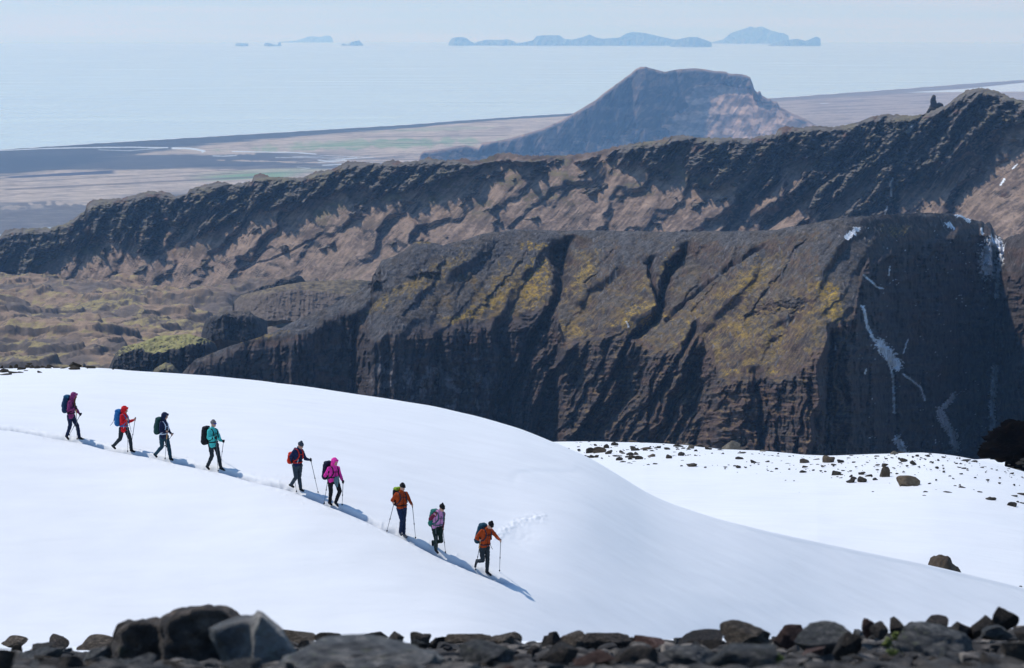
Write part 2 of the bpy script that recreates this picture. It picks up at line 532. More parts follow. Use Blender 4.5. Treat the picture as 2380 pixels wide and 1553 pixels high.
def stroke(U, Y, pts, w, seed=0, rag=0.5, sc_=7.0):
    dd, sd, pr = line_dist(U, Y, pts)
    return ss(1.25, 0.75, dd / w + rag * fbm(U / sc_, Y / sc_, seed, 4, 0.65))

# ------------------------------------------------------------------ the cliffed plateau across the gorge
P_CREST = [(300, 1010), (400, 905), (427, 864), (450, 839), (480, 826), (525, 808), (560, 796), (600, 786), (640, 770), (700, 739), (750, 719), (820, 684), (864, 655), (866, 641), (880, 619), (887, 606), (920, 594),
           (945, 579), (965, 561), (1000, 562), (1030, 569), (1070, 560), (1120, 545), (1190, 534), (1300, 536), (1450, 537), (1560, 539), (1640, 538),
           (1720, 539), (1800, 534), (1850, 526), (1950, 508), (2080, 498), (2150, 495), (2200, 497), (2230, 500), (2262, 512), (2300, 518),
           (2318, 548), (2334, 556), (2345, 552), (2380, 538), (2450, 515), (2600, 500), (2900, 520)]
P_EDGE = [(300, 1020), (400, 912), (427, 870), (450, 845), (480, 833), (525, 816), (575, 789), (630, 784), (665, 790), (700, 775), (740, 757), (780, 732), (822, 723),
          (835, 738), (852, 765), (870, 792), (900, 780), (950, 766), (1050, 753), (1100, 750), (1190, 736), (1230, 719), (1268, 708), (1290, 700), (1298, 740), (1315, 792),
          (1390, 774), (1450, 768), (1480, 776), (1500, 800), (1540, 812), (1590, 806), (1620, 760), (1635, 790), (1670, 866), (1790, 869), (1850, 858), (1905, 800), (1930, 755),
          (1975, 735), (1992, 700), (1996, 640), (2015, 600), (2065, 574), (2125, 554), (2180, 539), (2255, 524), (2300, 522), (2320, 560), (2345, 620), (2380, 640), (2600, 640), (2900, 650)]
GULLY = [  # points, width px, depth m, asymmetry
    ([(1290, 548), (1297, 600), (1302, 650), (1296, 694), (1262, 735), (1232, 790), (1212, 850), (1180, 915), (1150, 980)], (30, 9), 30),
    ([(1318, 548), (1312, 600), (1303, 660)], 10, 12),
    ([(1618, 549), (1585, 590), (1560, 622), (1543, 660), (1535, 712), (1520, 745), (1490, 769), (1462, 786), (1445, 830), (1425, 870), (1390, 940), (1335, 1024), (1310, 1070)], (18, 8), 30),
    ([(1507, 590), (1512, 640), (1530, 700), (1535, 715)], (14, 6), 16),
    ([(1624, 742), (1606, 780), (1590, 812), (1560, 860), (1545, 884), (1520, 935), (1508, 965), (1500, 1030), (1496, 1090)], 7, 20),
    ([(1550, 878), (1500, 950), (1460, 1010), (1440, 1060)], 6, 12),
    ([(828, 728), (822, 780), (820, 830), (817, 930), (816, 1000)], 5, 16),
    ([(1790, 559), (1700, 620), (1625, 676), (1580, 715), (1548, 750)], 6, 6),
    ([(1932, 756), (1926, 860), (1920, 920), (1915, 1050)], 5, 12),
    ([(2310, 560), (2318, 640), (2316, 720), (2306, 850), (2300, 1050)], 9, 22),
    ([(2062, 590), (2050, 700), (2068, 850), (2085, 1050)], 6, 10),
    ([(2175, 560), (2170, 700), (2160, 800), (2190, 950)], 7, 9),
    ([(1155, 756), (1143, 800), (1136, 860), (1140, 930)], 4, 6),
    ([(985, 765), (975, 840), (955, 920)], 4, 6),
    ([(700, 776), (694, 830), (690, 900)], 4, 6),
    ([(575, 790), (572, 850), (570, 900)], 4, 6),
    ([(1650, 880), (1640, 950), (1655, 1060)], 4, 6),
    ([(1770, 880), (1790, 960), (1760, 1060)], 4, 7),
    ([(1850, 860), (1840, 930), (1850, 1050)], 4, 7),
    ([(1975, 740), (1985, 850), (1990, 1050)], 5, 8),
]
PSNOW = [([(2308, 568), (2300, 590), (2298, 625)], 13), ([(2330, 575), (2326, 610), (2318, 640), (2316, 690)], 3.2), ([(2044, 800), (2065, 822), (2085, 848)], 9),
         ([(2046, 808), (2066, 840), (2076, 880), (2079, 960)], 2.0), ([(2217, 918), (2200, 940), (2184, 958)], 4.0), ([(2184, 958), (2198, 985), (2215, 1012), (2222, 1040)], 6.5),
         ([(2312, 856), (2310, 900), (2305, 940), (2308, 980), (2303, 1020), (2297, 1056)], 4.5), ([(2084, 1020), (2094, 1036), (2102, 1052)], 6),
         ([(2005, 712), (2012, 738), (2016, 760), (2032, 790)], 2.6), ([(1968, 552), (1980, 545), (1993, 535)], 4.5), ([(2222, 499), (2240, 505), (2252, 514)], 3.0),
         ([(2198, 521), (2215, 532)], 2.5), ([(1714, 521), (1730, 524), (1745, 532)], 2.4), ([(1456, 754), (1461, 764)], 1.0),
         ([(1553, 862), (1560, 850)], 1.8), ([(2008, 640), (2040, 668), (2052, 670)], 1.4), ([(2100, 870), (2140, 900), (2150, 930)], 1.5),
         ([(2110, 790), (2100, 820)], 1.2), ([(2014, 858), (2010, 868)], 1.3), ([(2280, 530), (2284, 545)], 1.5), ([(1941, 800), (1942, 812)], 1.2), ([(2068, 620), (2066, 640)], 1.0)]
PMOSS = [(1240, 574, 30, 6, 0, 1.0), (1248, 655, 26, 48, 12, .9), (1225, 690, 24, 28, 0, .6), (1350, 655, 16, 40, 35, .7), (1368, 632, 20, 12, -30, .6), (1340, 605, 50, 18, -10, .45), (1546, 625, 9, 36, 20, .9),
         (1490, 735, 36, 30, -20, .8), (1445, 760, 34, 12, -8, .8), (1495, 665, 14, 30, 10, .5), (1100, 728, 45, 9, -22, .95), (1150, 690, 40, 16, -30, .5), (1060, 745, 30, 8, 0, .5), (1180, 655, 50, 30, -40, .4),
         (2078, 542, 34, 16, 8, .75), (2212, 518, 20, 9, 8, .6), (2030, 570, 10, 10, 0, .5), (1915, 672, 36, 18, 10, .85), (1930, 715, 20, 30, 20, .8), (1868, 718, 28, 20, 0, .7), (1945, 735, 28, 14, 0, .6),
         (1690, 690, 90, 26, -35, .55), (1760, 640, 80, 26, -32, .45), (1680, 770, 110, 40, -25, .45), (1760, 800, 90, 40, -10, .5), (1850, 800, 50, 50, 0, .45), (1750, 862, 90, 10, 0, .8), (1700, 868, 40, 8, 0, .7),
         (1835, 808, 14, 16, 0, .7), (1600, 800, 60, 16, -35, .5), (1330, 775, 50, 16, 10, .55), (1285, 760, 20, 18, 0, .5), (1010, 640, 90, 18, -32, .4), (900, 700, 90, 10, -32, .45), (1600, 900, 30, 50, 35, .35),
         (1550, 745, 16, 10, 0, .6), (1690, 692, 14, 9, 0, .8), (600, 786, 60, 5, -8, .5), (490, 815, 20, 6, -20, .5), (985, 563, 30, 4, 0, .5), (1560, 960, 34, 30, 40, .35)]

def build_plateau():
    u = np.arange(300, 2900, 2.2)
    yc = curve(u, P_CREST) + 1.6 * fbm(u / 14.0, 0 * u, 41, 4) * ss(2100, 2350, u) * 3 + 0.9 * fbm(u / 9.0, 0 * u, 42, 4)
    ye = curve(u, P_EDGE, 5) + 9.0 * fbm(u / 34.0, 0 * u, 43, 5, 0.6)
    ye = np.maximum(ye, yc + 2)
    dcr = curve(u, [(300, 2200), (430, 2210), (860, 2330), (1190, 2460), (1310, 2440), (1950, 2050), (2005, 2060), (2150, 2260), (2290, 2470), (2340, 2450), (2450, 2250), (2900, 2000)], 22)
    ycs = curve(u, P_CREST, 30)
    def slope(U, Y, yc_):
        top = np.tan(np.radians(23 + 7 * fbm(U / 120.0, Y / 50.0, 51, 3)))
        top = top * (1 + 0.5 * ss(1900, 2000, U))
        # rounding of the plateau towards its skyline
        top = top * (0.45 + 0.55 * ss(0, 40, Y - ycs))
        bench = pn(U / 300.0, (Y + 0.10 * U) / 13.0, 53) + 0.8 * pn(U / 160.0, (Y + 0.04 * U) / 6.0, 54)
        cl = np.tan(np.radians(np.clip(70 + 24 * bench, 36, 86)))
        # reddish buttress nose is less steep
        nose = ss(1600, 1700, U) * ss(1960, 1900, U) * ss(860, 800, Y)
        k = ss(-5, 9, Y - ye)
        return top * (1 - k) + cl * k
    U, Y, D = drape(u, yc, np.full_like(u, 1145.0), None, slope, 470, dcr, np.maximum(curve(u, P_CREST, 40) + 12, yc))
    E = Y - ye
    k = ss(-6, 26, E)                                   # 1 on the cliff
    slant = 0.08 + 0.50 * ss(1150, 1260, U) * ss(1760, 1640, U)
    q = U + slant * (Y - 850)
    wq = q + 26 * fbm(U / 120.0, Y / 120.0, 59, 3)
    # buttresses and columns
    prot = 28 * saw(wq / 150.0 + 0.2) + 12 * saw((wq + 9 * fbm(U / 40.0, Y / 50.0, 60, 3)) / 47.0 + 0.3) + 4 * saw((wq + 4 * fbm(U / 14.0, Y / 20.0, 58, 3)) / 17.0) + 8 * (ridged(q / 95.0, Y / 420.0, 61, 3) - 0.3) + 3.0 * ridged(q / 34.0, Y / 160.0, 62, 3) + 3.0 * ridged(q / 13.0, Y / 120.0, 63, 3) + 1.4 * fbm(q / 6.0, Y / 22.0, 64, 3)
    prot = prot + 2.6 * fbm(U / 40.0, Y / 9.0, 65, 4)
    damp = 0.35 + 0.65 * ss(800, 1250, U)
    D = D - k * prot * damp
    crack = ss(0.10, 0.0, np.abs(pn(q / 22.0, Y / 150.0, 66) + 0.25 * pn(q / 8.0, Y / 20.0, 67)))
    D = D + 4.0 * crack * k
    # gullies
    gm = np.zeros_like(D)
    for i, (pts, w, dep) in enumerate(GULLY):
        dd, sd, pr = line_dist(U + 4 * fbm(U / 18.0, Y / 18.0, 70 + i, 3), Y, pts)
        ends = ss(0, 0.10, pr)
        wa, wb = w if isinstance(w, tuple) else (w, w)
        wv = (wa + (wb - wa) * np.minimum(pr * 2.2, 1)) * (0.8 + 0.35 * pn(U / 30.0, Y / 30.0, 75 + i))
        right = ss(-1.0, 1.5, sd)
        g = (1 - right) * np.exp(-(dd / (wv * 0.8)) ** 2) + right * (0.5 * np.exp(-(dd / (wv * 1.6)) ** 2) + 0.5 * np.exp(-(dd / (wv * 5.0)) ** 1.3))
        D = D + dep * g * ends
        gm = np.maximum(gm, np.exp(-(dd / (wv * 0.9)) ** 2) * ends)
    rr_ = np.random.default_rng(4)
    for i, u0 in enumerate([1045, 1165, 1430, 1690, 1735, 1880, 1250]):
        y0 = float(np.interp(u0, u, yc)) + 8 + 30 * rr_.random(); L0 = 70 + 130 * rr_.random()
        pts = [(u0, y0), (u0 - 0.32 * L0, y0 + 0.5 * L0), (u0 - 0.75 * L0, y0 + L0)]
        dd, sd, pr = line_dist(U + 10 * fbm(U / 36.0, Y / 36.0, 170 + i, 4), Y, pts)
        D = D + (2.2 + 3 * rr_.random()) * ((1 - ss(-1, 1, sd)) * np.exp(-(dd / 3.0) ** 2) + ss(-1, 1, sd) * np.exp(-(dd / 12.0))) * ss(0, 0.15, pr) * (1 - k)
    D = D - (15 + 9 * pn(U / 220.0, Y / 400.0, 183)) * spur((U + 0.75 * (Y - 560) + 34 * fbm(U / 150.0, Y / 150.0, 181, 3)) / 168.0 + 0.15) * (1 - k) * ss(0, 70, Y - ycs)
    D = D - 3 * spur((U + 0.75 * (Y - 560) + 20 * fbm(U / 60.0, Y / 60.0, 182, 3)) / 57.0) * (1 - k) * ss(0, 50, Y - ycs)
    # local crags on the slopes
    for (cx, cy, wx, wy, dep, sl) in [(1800, 712, 70, 20, 4, -8), (990, 640, 34, 12, 5, -5), (868, 650, 18, 22, -12, 0), (1130, 590, 30, 12, 2.5, -5)]:
        a = R(sl); dx = (U - cx) * math.cos(a) + (Y - cy) * math.sin(a); dy = -(U - cx) * math.sin(a) + (Y - cy) * math.cos(a)
        D = D + dep * (0.6 + 0.9 * fbm(U / 14.0, Y / 9.0, 88, 3)) * np.exp(-((dx / wx) ** 2)) * np.tanh(dy / wy * 3) * np.exp(-((dy / wy) ** 2)) * 2.0
    X, YY, Z = P(U, Y, D)
    tk = 1 - ss(-10, 6, E)
    rr = fbm(X / 26.0, YY / 26.0, 81, 5, 0.55)
    rill = ridged((X + 0.7 * YY) / 30.0, (YY - 0.7 * X) / 170.0, 82, 3)
    calm = ss(0, 14, Y - yc)
    Z = Z + tk * (1.8 * rr + 2.0 * rill) * (0.25 + 0.75 * calm) + 0.8 * tk * fbm(X / 5.0, YY / 5.0, 83, 3) * (0.3 + 0.7 * calm)
    Z = Z - 3.5 * gm * tk
    # stones strewn on the gravel
    st = np.clip(pn(X / 2.2, YY / 7.0, 84) + 0.35 * pn(X / 30.0, YY / 30.0, 85) - 0.60, 0, 1) * tk * calm
    Z = Z + 6.0 * st
    X, YY, Z = add_back(X, YY, Z, 420, 150, 14)
    nb = X.shape[0] - U.shape[0]
    pad = lambda A: np.vstack([A, np.repeat(A[-1:], nb, 0)])
    U2, Y2, E2, gm2, k2, st2, cr2 = map(pad, (U, Y, E, gm, k, st, crack))
    nrm = steepness(X, YY, Z)
    nz = nrm[..., 2]
    gravel = np.array([0.095, 0.090, 0.090]); ochre = np.array([0.20, 0.135, 0.055]); moss = np.array([0.38, 0.25, 0.045])
    rock = np.array([0.085, 0.070, 0.066]); red = np.array([0.125, 0.080, 0.063]); pale = np.array([0.235, 0.215, 0.215]); brown = np.array([0.12, 0.085, 0.055])
    c = np.broadcast_to(gravel, X.shape + (3,)).copy()
    a1 = fbm(U2 / 70.0, Y2 / 34.0, 90, 5, 0.6); a2 = fbm(U2 / 16.0, Y2 / 8.0, 91, 5, 0.6)
    c = mix(c, np.array([0.098, 0.078, 0.060]), ss(-0.1, 0.7, a1 + 0.5 * a2) * 0.6)
    c = c * (1 + 0.5 * fbm(U2 / 4.0, Y2 / 2.5, 92, 3, 0.7) + 0.25 * fbm((U2 + 0.8 * Y2) / 9.0, (Y2 - 0.8 * U2) / 60.0, 93, 3))[..., None]
    oc = ss(900, 1200, U2) * ss(2000, 1900, U2) * ss(610, 680, Y2 - 0.0 * U2)
    c = mix(c, ochre, np.clip(0.25 * oc + 0.9 * oc * ss(0.0, 0.6, a1 + 0.6 * a2), 0, 0.75))
    for i, (cx, cy, wx, wy, an, st_) in enumerate(PMOSS):
        bm_ = blob(U2, Y2, cx, cy, wx * 1.15, wy * 1.2, an, 100 + i, 0.8, 15.0)
        g2 = ss(-0.15, 0.25, fbm((U2 + 0.5 * Y2) / 7.0, Y2 / 3.0, 140 + i, 4, 0.7))
        c = mix(c, moss, np.clip(bm_ * st_ * (0.15 + 1.0 * g2), 0, 0.95))
    # cliff rock
    cc = np.broadcast_to(rock, c.shape).copy()
    cc = mix(cc, red, ss(0.05, 0.65, fbm(U2 / 60.0, Y2 / 30.0, 95, 4) + 0.5 * ss(1300, 1700, U2) * ss(2030, 1960, U2)) * 0.8)
    strat = pn(U2 / 240.0, (Y2 + 0.06 * U2 + 3 * a1) / 7.0, 96)
    cc = mix(cc, brown, ss(0.1, 0.5, strat) * 0.45)
    pl = ss(0.15, 0.45, fbm(U2 / 26.0, Y2 / 30.0, 97, 4) + 0.9 * np.exp(-(((U2 - 985) / 120) ** 2 + ((Y2 - 885) / 36) ** 2)) - 0.35 + 0.35 * np.exp(-(((U2 - 1110) / 60) ** 2 + ((Y2 - 870) / 40) ** 2)))
    pl = pl * ss(820, 845, Y2) * ss(835, 870, U2) * ss(1190, 1120, U2)
    cc = mix(cc, pale, pl * 0.75)
    led = ss(0.35, 0.6, nz) * ss(1200, 1400, U2) * ss(2000, 1950, U2)
    cc = mix(cc, ochre, led * 0.6 * ss(-0.2, 0.4, a2))
    cc = mix(cc, rock * 0.55, cr2 * 0.5)
    kk = ss(-2, 3, E2 + 3 * a2)
    kk = np.maximum(kk, ss(0.72, 0.5, nz))
    c = c * (1 - kk[..., None]) + cc * kk[..., None]
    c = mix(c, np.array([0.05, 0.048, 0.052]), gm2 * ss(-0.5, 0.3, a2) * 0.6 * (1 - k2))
    c = mix(c, (0.20, 0.19, 0.19), np.clip(st2 * 6, 0, 0.8))
    # gravel fans at the foot of the right wall
    c = mix(c, gravel, blob(U2, Y2, 2245, 1010, 70, 60, 0, 99, 0.4, 30) * 0.5)
    sn = np.zeros_like(U2)
    for i, (pts, w) in enumerate(PSNOW):
        sn = np.maximum(sn, ss(0.3, 0.6, stroke(U2, Y2, pts, w * 1.35, 200 + i, 0.75, 6.5)))
    speck = ss(0.86, 0.98, pn(U2 / 3.2, Y2 / 4.0, 230) + 0.4 * pn(U2 / 30.0, Y2 / 20.0, 231)) * ss(1985, 2010, U2) * ss(2340, 2330, U2)
    sn = np.maximum(sn, speck * 0.9)
    c = mix(c, (0.80, 0.83, 0.87), sn)
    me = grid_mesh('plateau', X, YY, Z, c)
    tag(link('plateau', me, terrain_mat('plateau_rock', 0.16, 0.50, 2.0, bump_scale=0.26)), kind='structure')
build_plateau()

# ------------------------------------------------------------------ the long ridge behind
R_CREST = [(-400, 600), (-200, 570), (0, 548), (10, 536), (30, 531), (120, 529), (150, 520), (170, 509), (198, 489), (202, 474), (215, 464), (280, 461), (345, 444), (385, 445), (410, 456),
           (435, 450), (440, 440), (480, 428), (510, 421), (540, 428), (585, 421), (590, 408), (603, 403), (615, 404), (628, 411), (700, 413), (720, 405), (735, 398), (770, 394), (790, 384),
           (810, 374), (850, 377), (888, 380), (897, 375), (912, 371), (935, 376), (972, 374), (985, 368), (1000, 366), (1015, 371), (1060, 372), (1075, 367), (1100, 374), (1132, 368),
           (1145, 360), (1170, 354), (1195, 357), (1215, 362), (1315, 361), (1355, 357), (1390, 352), (1430, 340), (1480, 332), (1530, 326), (1560, 316), (1590, 314), (1625, 320), (1700, 320),
           (1745, 322), (1768, 315), (1802, 312), (1808, 300), (1825, 293), (1862, 297), (1890, 292), (1940, 295), (1990, 285), (2030, 270), (2060, 265), (2120, 269), (2140, 266),
           (2160, 261), (2190, 247), (2205, 241), (2215, 233), (2222, 226), (2235, 217), (2250, 208), (2280, 204), (2310, 209),
           (2335, 219), (2352, 228), (2380, 234), (2450, 260), (2600, 300), (2900, 330)]
def build_ridge():
    u = np.arange(-400, 2900, 2.6)
    yc = curve(u, R_CREST) + 2.6 * fbm(u / 10.0, 0 * u, 301, 5, 0.6)
    hb = np.interp(u, [-400, 0, 120, 200, 400, 600, 760, 850, 1000, 1100, 1300, 1400, 1550, 1650, 1800, 1900, 2000, 2100, 2250, 2330, 2380, 2500, 2900],
                   [80, 90, 95, 100, 105, 80, 46, 58, 62, 18, 14, 26, 62, 70, 100, 115, 130, 220, 290, 170, 60, 60, 60])
    dcr = curve(u, [(-400, 5000), (0, 4850), (500, 4600), (1000, 4330), (1600, 4180), (2100, 4100), (2380, 3950), (2900, 3700)], 80)
    yf = np.interp(u, [-400, 0, 450, 900, 1200, 2380, 2900], [760, 745, 740, 735, 720, 700, 700])
    hb = hb * 0.82
    hb_s = curve(u, list(zip(u[::20], hb[::20])), 40)
    ycs = curve(u, R_CREST, 22)
    def fields(U, Y, yc_):
        v = Y - ycs
        q = U + 0.95 * v * (0.55 + 0.45 * ss(100, 700, U))
        h = np.interp(q - 30, u, hb)
        n1 = ridged(q / 105.0, v / 130.0, 311, 3)
        n2 = ridged(q / 26.0, v / 120.0, 312, 3)
        edge = h * (0.15 + 1.35 * n1 + 0.4 * n2)
        M = ss(8, -8, v - edge)
        M = M * ss(-6, 1, v + 5 * fbm(U / 20.0, Y / 20.0, 318, 2) - 14 * ss(1030, 1100, U) * ss(1480, 1400, U))
        # broken outcrops lower down
        oc = ss(0.48, 0.62, fbm(q / 60.0, v / 34.0, 313, 4, 0.6) - 0.0028 * np.maximum(v - edge, 0)) * ss(330, 200, v)
        Mc = M.copy()
        M = np.clip(np.maximum(M, oc * 0.8), 0, 1)
        # far right spur of plain scree
        spur = ss(-8, 8, (U - 2215) + 0.80 * (Y - 500))
        M = M * (1 - spur); Mc = Mc * (1 - spur)
        return v, q, M, n1, n2, Mc
    def slope(U, Y, yc_):
        v = Y - ycs
        h = 0.8 * np.interp(U, u, hb_s)
        M = ss(14, -14, v - h) * ss(0, 8, v) * (1 - ss(-60, 60, (U - 2215) + 0.80 * (Y - 500)))
        scree = np.tan(np.radians(33 - 10 * ss(170, 330, v)))
        cliff = np.tan(R(58)) + 0 * v
        top = 0.2 * ss(10, 0, v)
        return scree * (1 - M) + cliff * M - top
    U, Y, D = drape(u, yc, yf, None, slope, 430, dcr, np.maximum(curve(u, R_CREST, 60) + 16, yc))
    v, q, M, n1, n2, Mc = fields(U, Y, yc)
    g = ss(0, 14, v)
    far = 1 - 0.9 * ss(180, 340, v)
    wq = q + 30 * fbm(U / 140.0, Y / 90.0, 325, 3)
    D = D - g * 7 * (M - Mc)
    D = D - g * (0.035 + 0.965 * Mc) * far * (44 * (n1 - 0.2) + 16 * (n2 - 0.2) + 30 * saw(wq / 74.0, 0, 0.25) + 12 * saw((wq + 12 * fbm(U / 40.0, Y / 40.0, 326, 3)) / 27.0 + 0.4, 0, 0.25)) - g * M * (10 * ridged(q / 13.0, v / 18.0, 316, 4) + 20 * fbm(U / 16.0, Y / 11.0, 317, 5, 0.62))
    D = D - g * (1 - M) * (2.2 * ridged(q / 20.0, v / 420.0, 319, 3, 0.6) + 0.7 * ridged(q / 7.0, v / 200.0, 320, 2)) * ss(0, 60, v)
    sp = spur((q + 75 * fbm(U / 150.0, Y / 130.0, 327, 4)) / 132.0, 0.7)
    D = D - g * (18 + 18 * pn(U / 170.0, Y / 300.0, 328)) * sp * ss(0, 50, v) * (1 - 0.8 * ss(150, 330, v)) * (1 - 0.4 * Mc)
    # the deep runnels that leave the cliffs
    for i, (pts, w, dep) in enumerate([([(980, 470), (960, 505), (988, 545), (985, 575)], 6, 14), ([(770, 530), (700, 572), (620, 606), (560, 628)], 3, 7), ([(640, 570), (590, 605), (540, 640)], 4, 6),
                                       ([(1990, 330), (1920, 400), (1850, 470), (1780, 530)], 14, 40), ([(1850, 320), (1800, 400), (1740, 460), (1700, 540)], 16, 40), ([(2120, 300), (2085, 380), (2075, 470), (2070, 540)], 10, 35),
                                       ([(2330, 300), (2290, 380), (2225, 460), (2195, 520)], 12, 35), ([(1300, 430), (1250, 480), (1190, 530)], 8, 14), ([(470, 450), (440, 520), (400, 570)], 10, 25), ([(365, 470), (372, 520), (352, 585)], 15, 45),
                                       ([(222, 490), (240, 540), (215, 580)], 12, 30)]):
        dd, sd, pr = line_dist(U + 6 * fbm(U / 30.0, Y / 30.0, 330 + i, 3), Y, pts)
        D = D + dep * np.exp(-(dd / w) ** 2) * ss(0, 0.15, pr)
    X, YY, Z = P(U, Y, D)
    Z = Z + g * 2.5 * fbm(X / 40.0, YY / 40.0, 321, 5, 0.55) * (1 - M)
    X, YY, Z = add_back(X, YY, Z, 700, 420, 14)
    nb = X.shape[0] - U.shape[0]
    pad = lambda A: np.vstack([A, np.repeat(A[-1:], nb, 0)])
    U2, Y2, V2, Q2, M2 = map(pad, (U, Y, v, q, M))
    nz = steepness(X, YY, Z)[..., 2]
    scree = np.array([0.30, 0.215, 0.16]); dark = np.array([0.12, 0.088, 0.072]); rock = np.array([0.080, 0.068, 0.062]); mossy = np.array([0.19, 0.165, 0.085]); lightr = np.array([0.17, 0.15, 0.125])
    tan = np.array([0.31, 0.235, 0.165]); red = np.array([0.15, 0.075, 0.055])
    a1 = fbm(U2 / 90.0, Y2 / 40.0, 340, 5, 0.6); a2 = fbm(Q2 / 12.0, V2 / 60.0, 341, 5, 0.65); a3 = fbm(U2 / 8.0, Y2 / 6.0, 342, 4, 0.6)
    c = np.broadcast_to(scree, X.shape + (3,)).copy()
    c = mix(c, dark, ss(-0.5, 0.6, 0.7 * a2 + 0.7 * a1 + 0.5 * a3) * 0.85)
    c = mix(c, tan, ss(150, 290, V2) * ss(1250, 900, U2) * ss(-0.5, 0.5, a2 - 0.2) * 0.8)
    c = mix(c, dark, ss(30, 5, V2) * 0.6)
    c = mix(c, mossy, ss(0.35, 0.75, a1 + 0.5 * a3) * ss(170, 90, V2) * 0.6)
    c = mix(c, mossy, blob(U2, Y2, 1560, 345, 60, 16, 0, 343, 0.6, 18) * 0.7)
    cc = np.broadcast_to(rock, c.shape).copy()
    cc = mix(cc, lightr, ss(0.42, 0.7, nz) * 0.8)
    cc = mix(cc, red, ss(0.45, 0.8, fbm(U2 / 50.0, Y2 / 26.0, 344, 4)) * 0.6)
    cc = mix(cc, mossy, ss(0.62, 0.8, nz) * ss(-0.1, 0.4, a1) * 0.5)
    kk = np.clip(np.maximum(ss(0.25, 0.75, M2), ss(0.55, 0.40, nz)), 0, 1)
    c = c * (1 - kk[..., None]) + cc * kk[..., None]
    sn = np.maximum(stroke(U2, Y2, [(2125, 290), (2116, 298), (2109, 307)], 4.5, 350, 0.3), stroke(U2, Y2, [(2075, 415), (2070, 430), (2072, 455)], 2.4, 351))
    sn = np.maximum(sn, stroke(U2, Y2, [(2364, 382), (2355, 390)], 2.2, 352)); sn = np.maximum(sn, stroke(U2, Y2, [(2334, 415), (2326, 428)], 2.2, 353)); sn = np.maximum(sn, stroke(U2, Y2, [(2062, 480), (2056, 500)], 2.0, 354))
    c = mix(c, (0.8, 0.83, 0.87), sn)
    me = grid_mesh('ridge', X, YY, Z, c)
    tag(link('ridge', me, terrain_mat('ridge_rock', 0.055, 0.40, 2.5, bump_scale=0.10)), kind='structure')
build_ridge()

# ------------------------------------------------------------------ hummocky lowland at the left, between plateau and ridge
def build_lowland():
    u = np.arange(-400, 1000, 2.6)
    s = np.linspace(0, 1, 430)[:, None]
    D = 2500 * (4900 / 2500) ** s + 0 * u
    yrow = 905 + (640 - 905) * (1 - (1 - s) ** 1.15) + 0 * u
    U = np.broadcast_to(u, D.shape).copy()
    yrow = yrow - 18 * ss(450, 900, U) * s
    X, YY, Z = P(U, yrow, D)
    h1 = fbm(X / 150.0, YY / 230.0, 401, 3, 0.5); h2 = 1 - np.abs(fbm(X / 60.0, YY / 90.0, 402, 3, 0.5)) * 2
    Z = Z + 14 * h1 + 3.6 * h2 + 1.8 * fbm(X / 18.0, YY / 22.0, 403, 4, 0.6)
    # low scarps facing the camera
    sc1 = fbm(X / 210.0, YY / 150.0, 404, 3)
    Z = Z + 7 * (ss(-0.03, 0.03, sc1 - 0.1) + ss(-0.03, 0.03, sc1 - 0.5))
    nrm = steepness(X, YY, Z); nz = nrm[..., 2]
    tan = np.array([0.29, 0.205, 0.14]); moss = np.array([0.34, 0.275, 0.12]); dark = np.array([0.10, 0.085, 0.075]); grey = np.array([0.13, 0.11, 0.098])
    a1 = fbm(X / 130.0, YY / 190.0, 410, 5, 0.6); a2 = fbm(X / 22.0, YY / 50.0, 411, 4, 0.6)
    c = np.broadcast_to(tan, X.shape + (3,)).copy()
    c = mix(c, grey, ss(-0.2, 0.4, fbm(X / 170.0, YY / 210.0, 412, 4, 0.6)) * 0.85)
    c = mix(c, moss, ss(0.10, 0.45, a1 + 0.9 * a2) * ss(0.9, 0.97, nz) * 0.85)
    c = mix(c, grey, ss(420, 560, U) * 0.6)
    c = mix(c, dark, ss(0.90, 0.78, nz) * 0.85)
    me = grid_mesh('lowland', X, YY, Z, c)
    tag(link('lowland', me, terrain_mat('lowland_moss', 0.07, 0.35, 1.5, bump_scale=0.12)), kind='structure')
build_lowland()

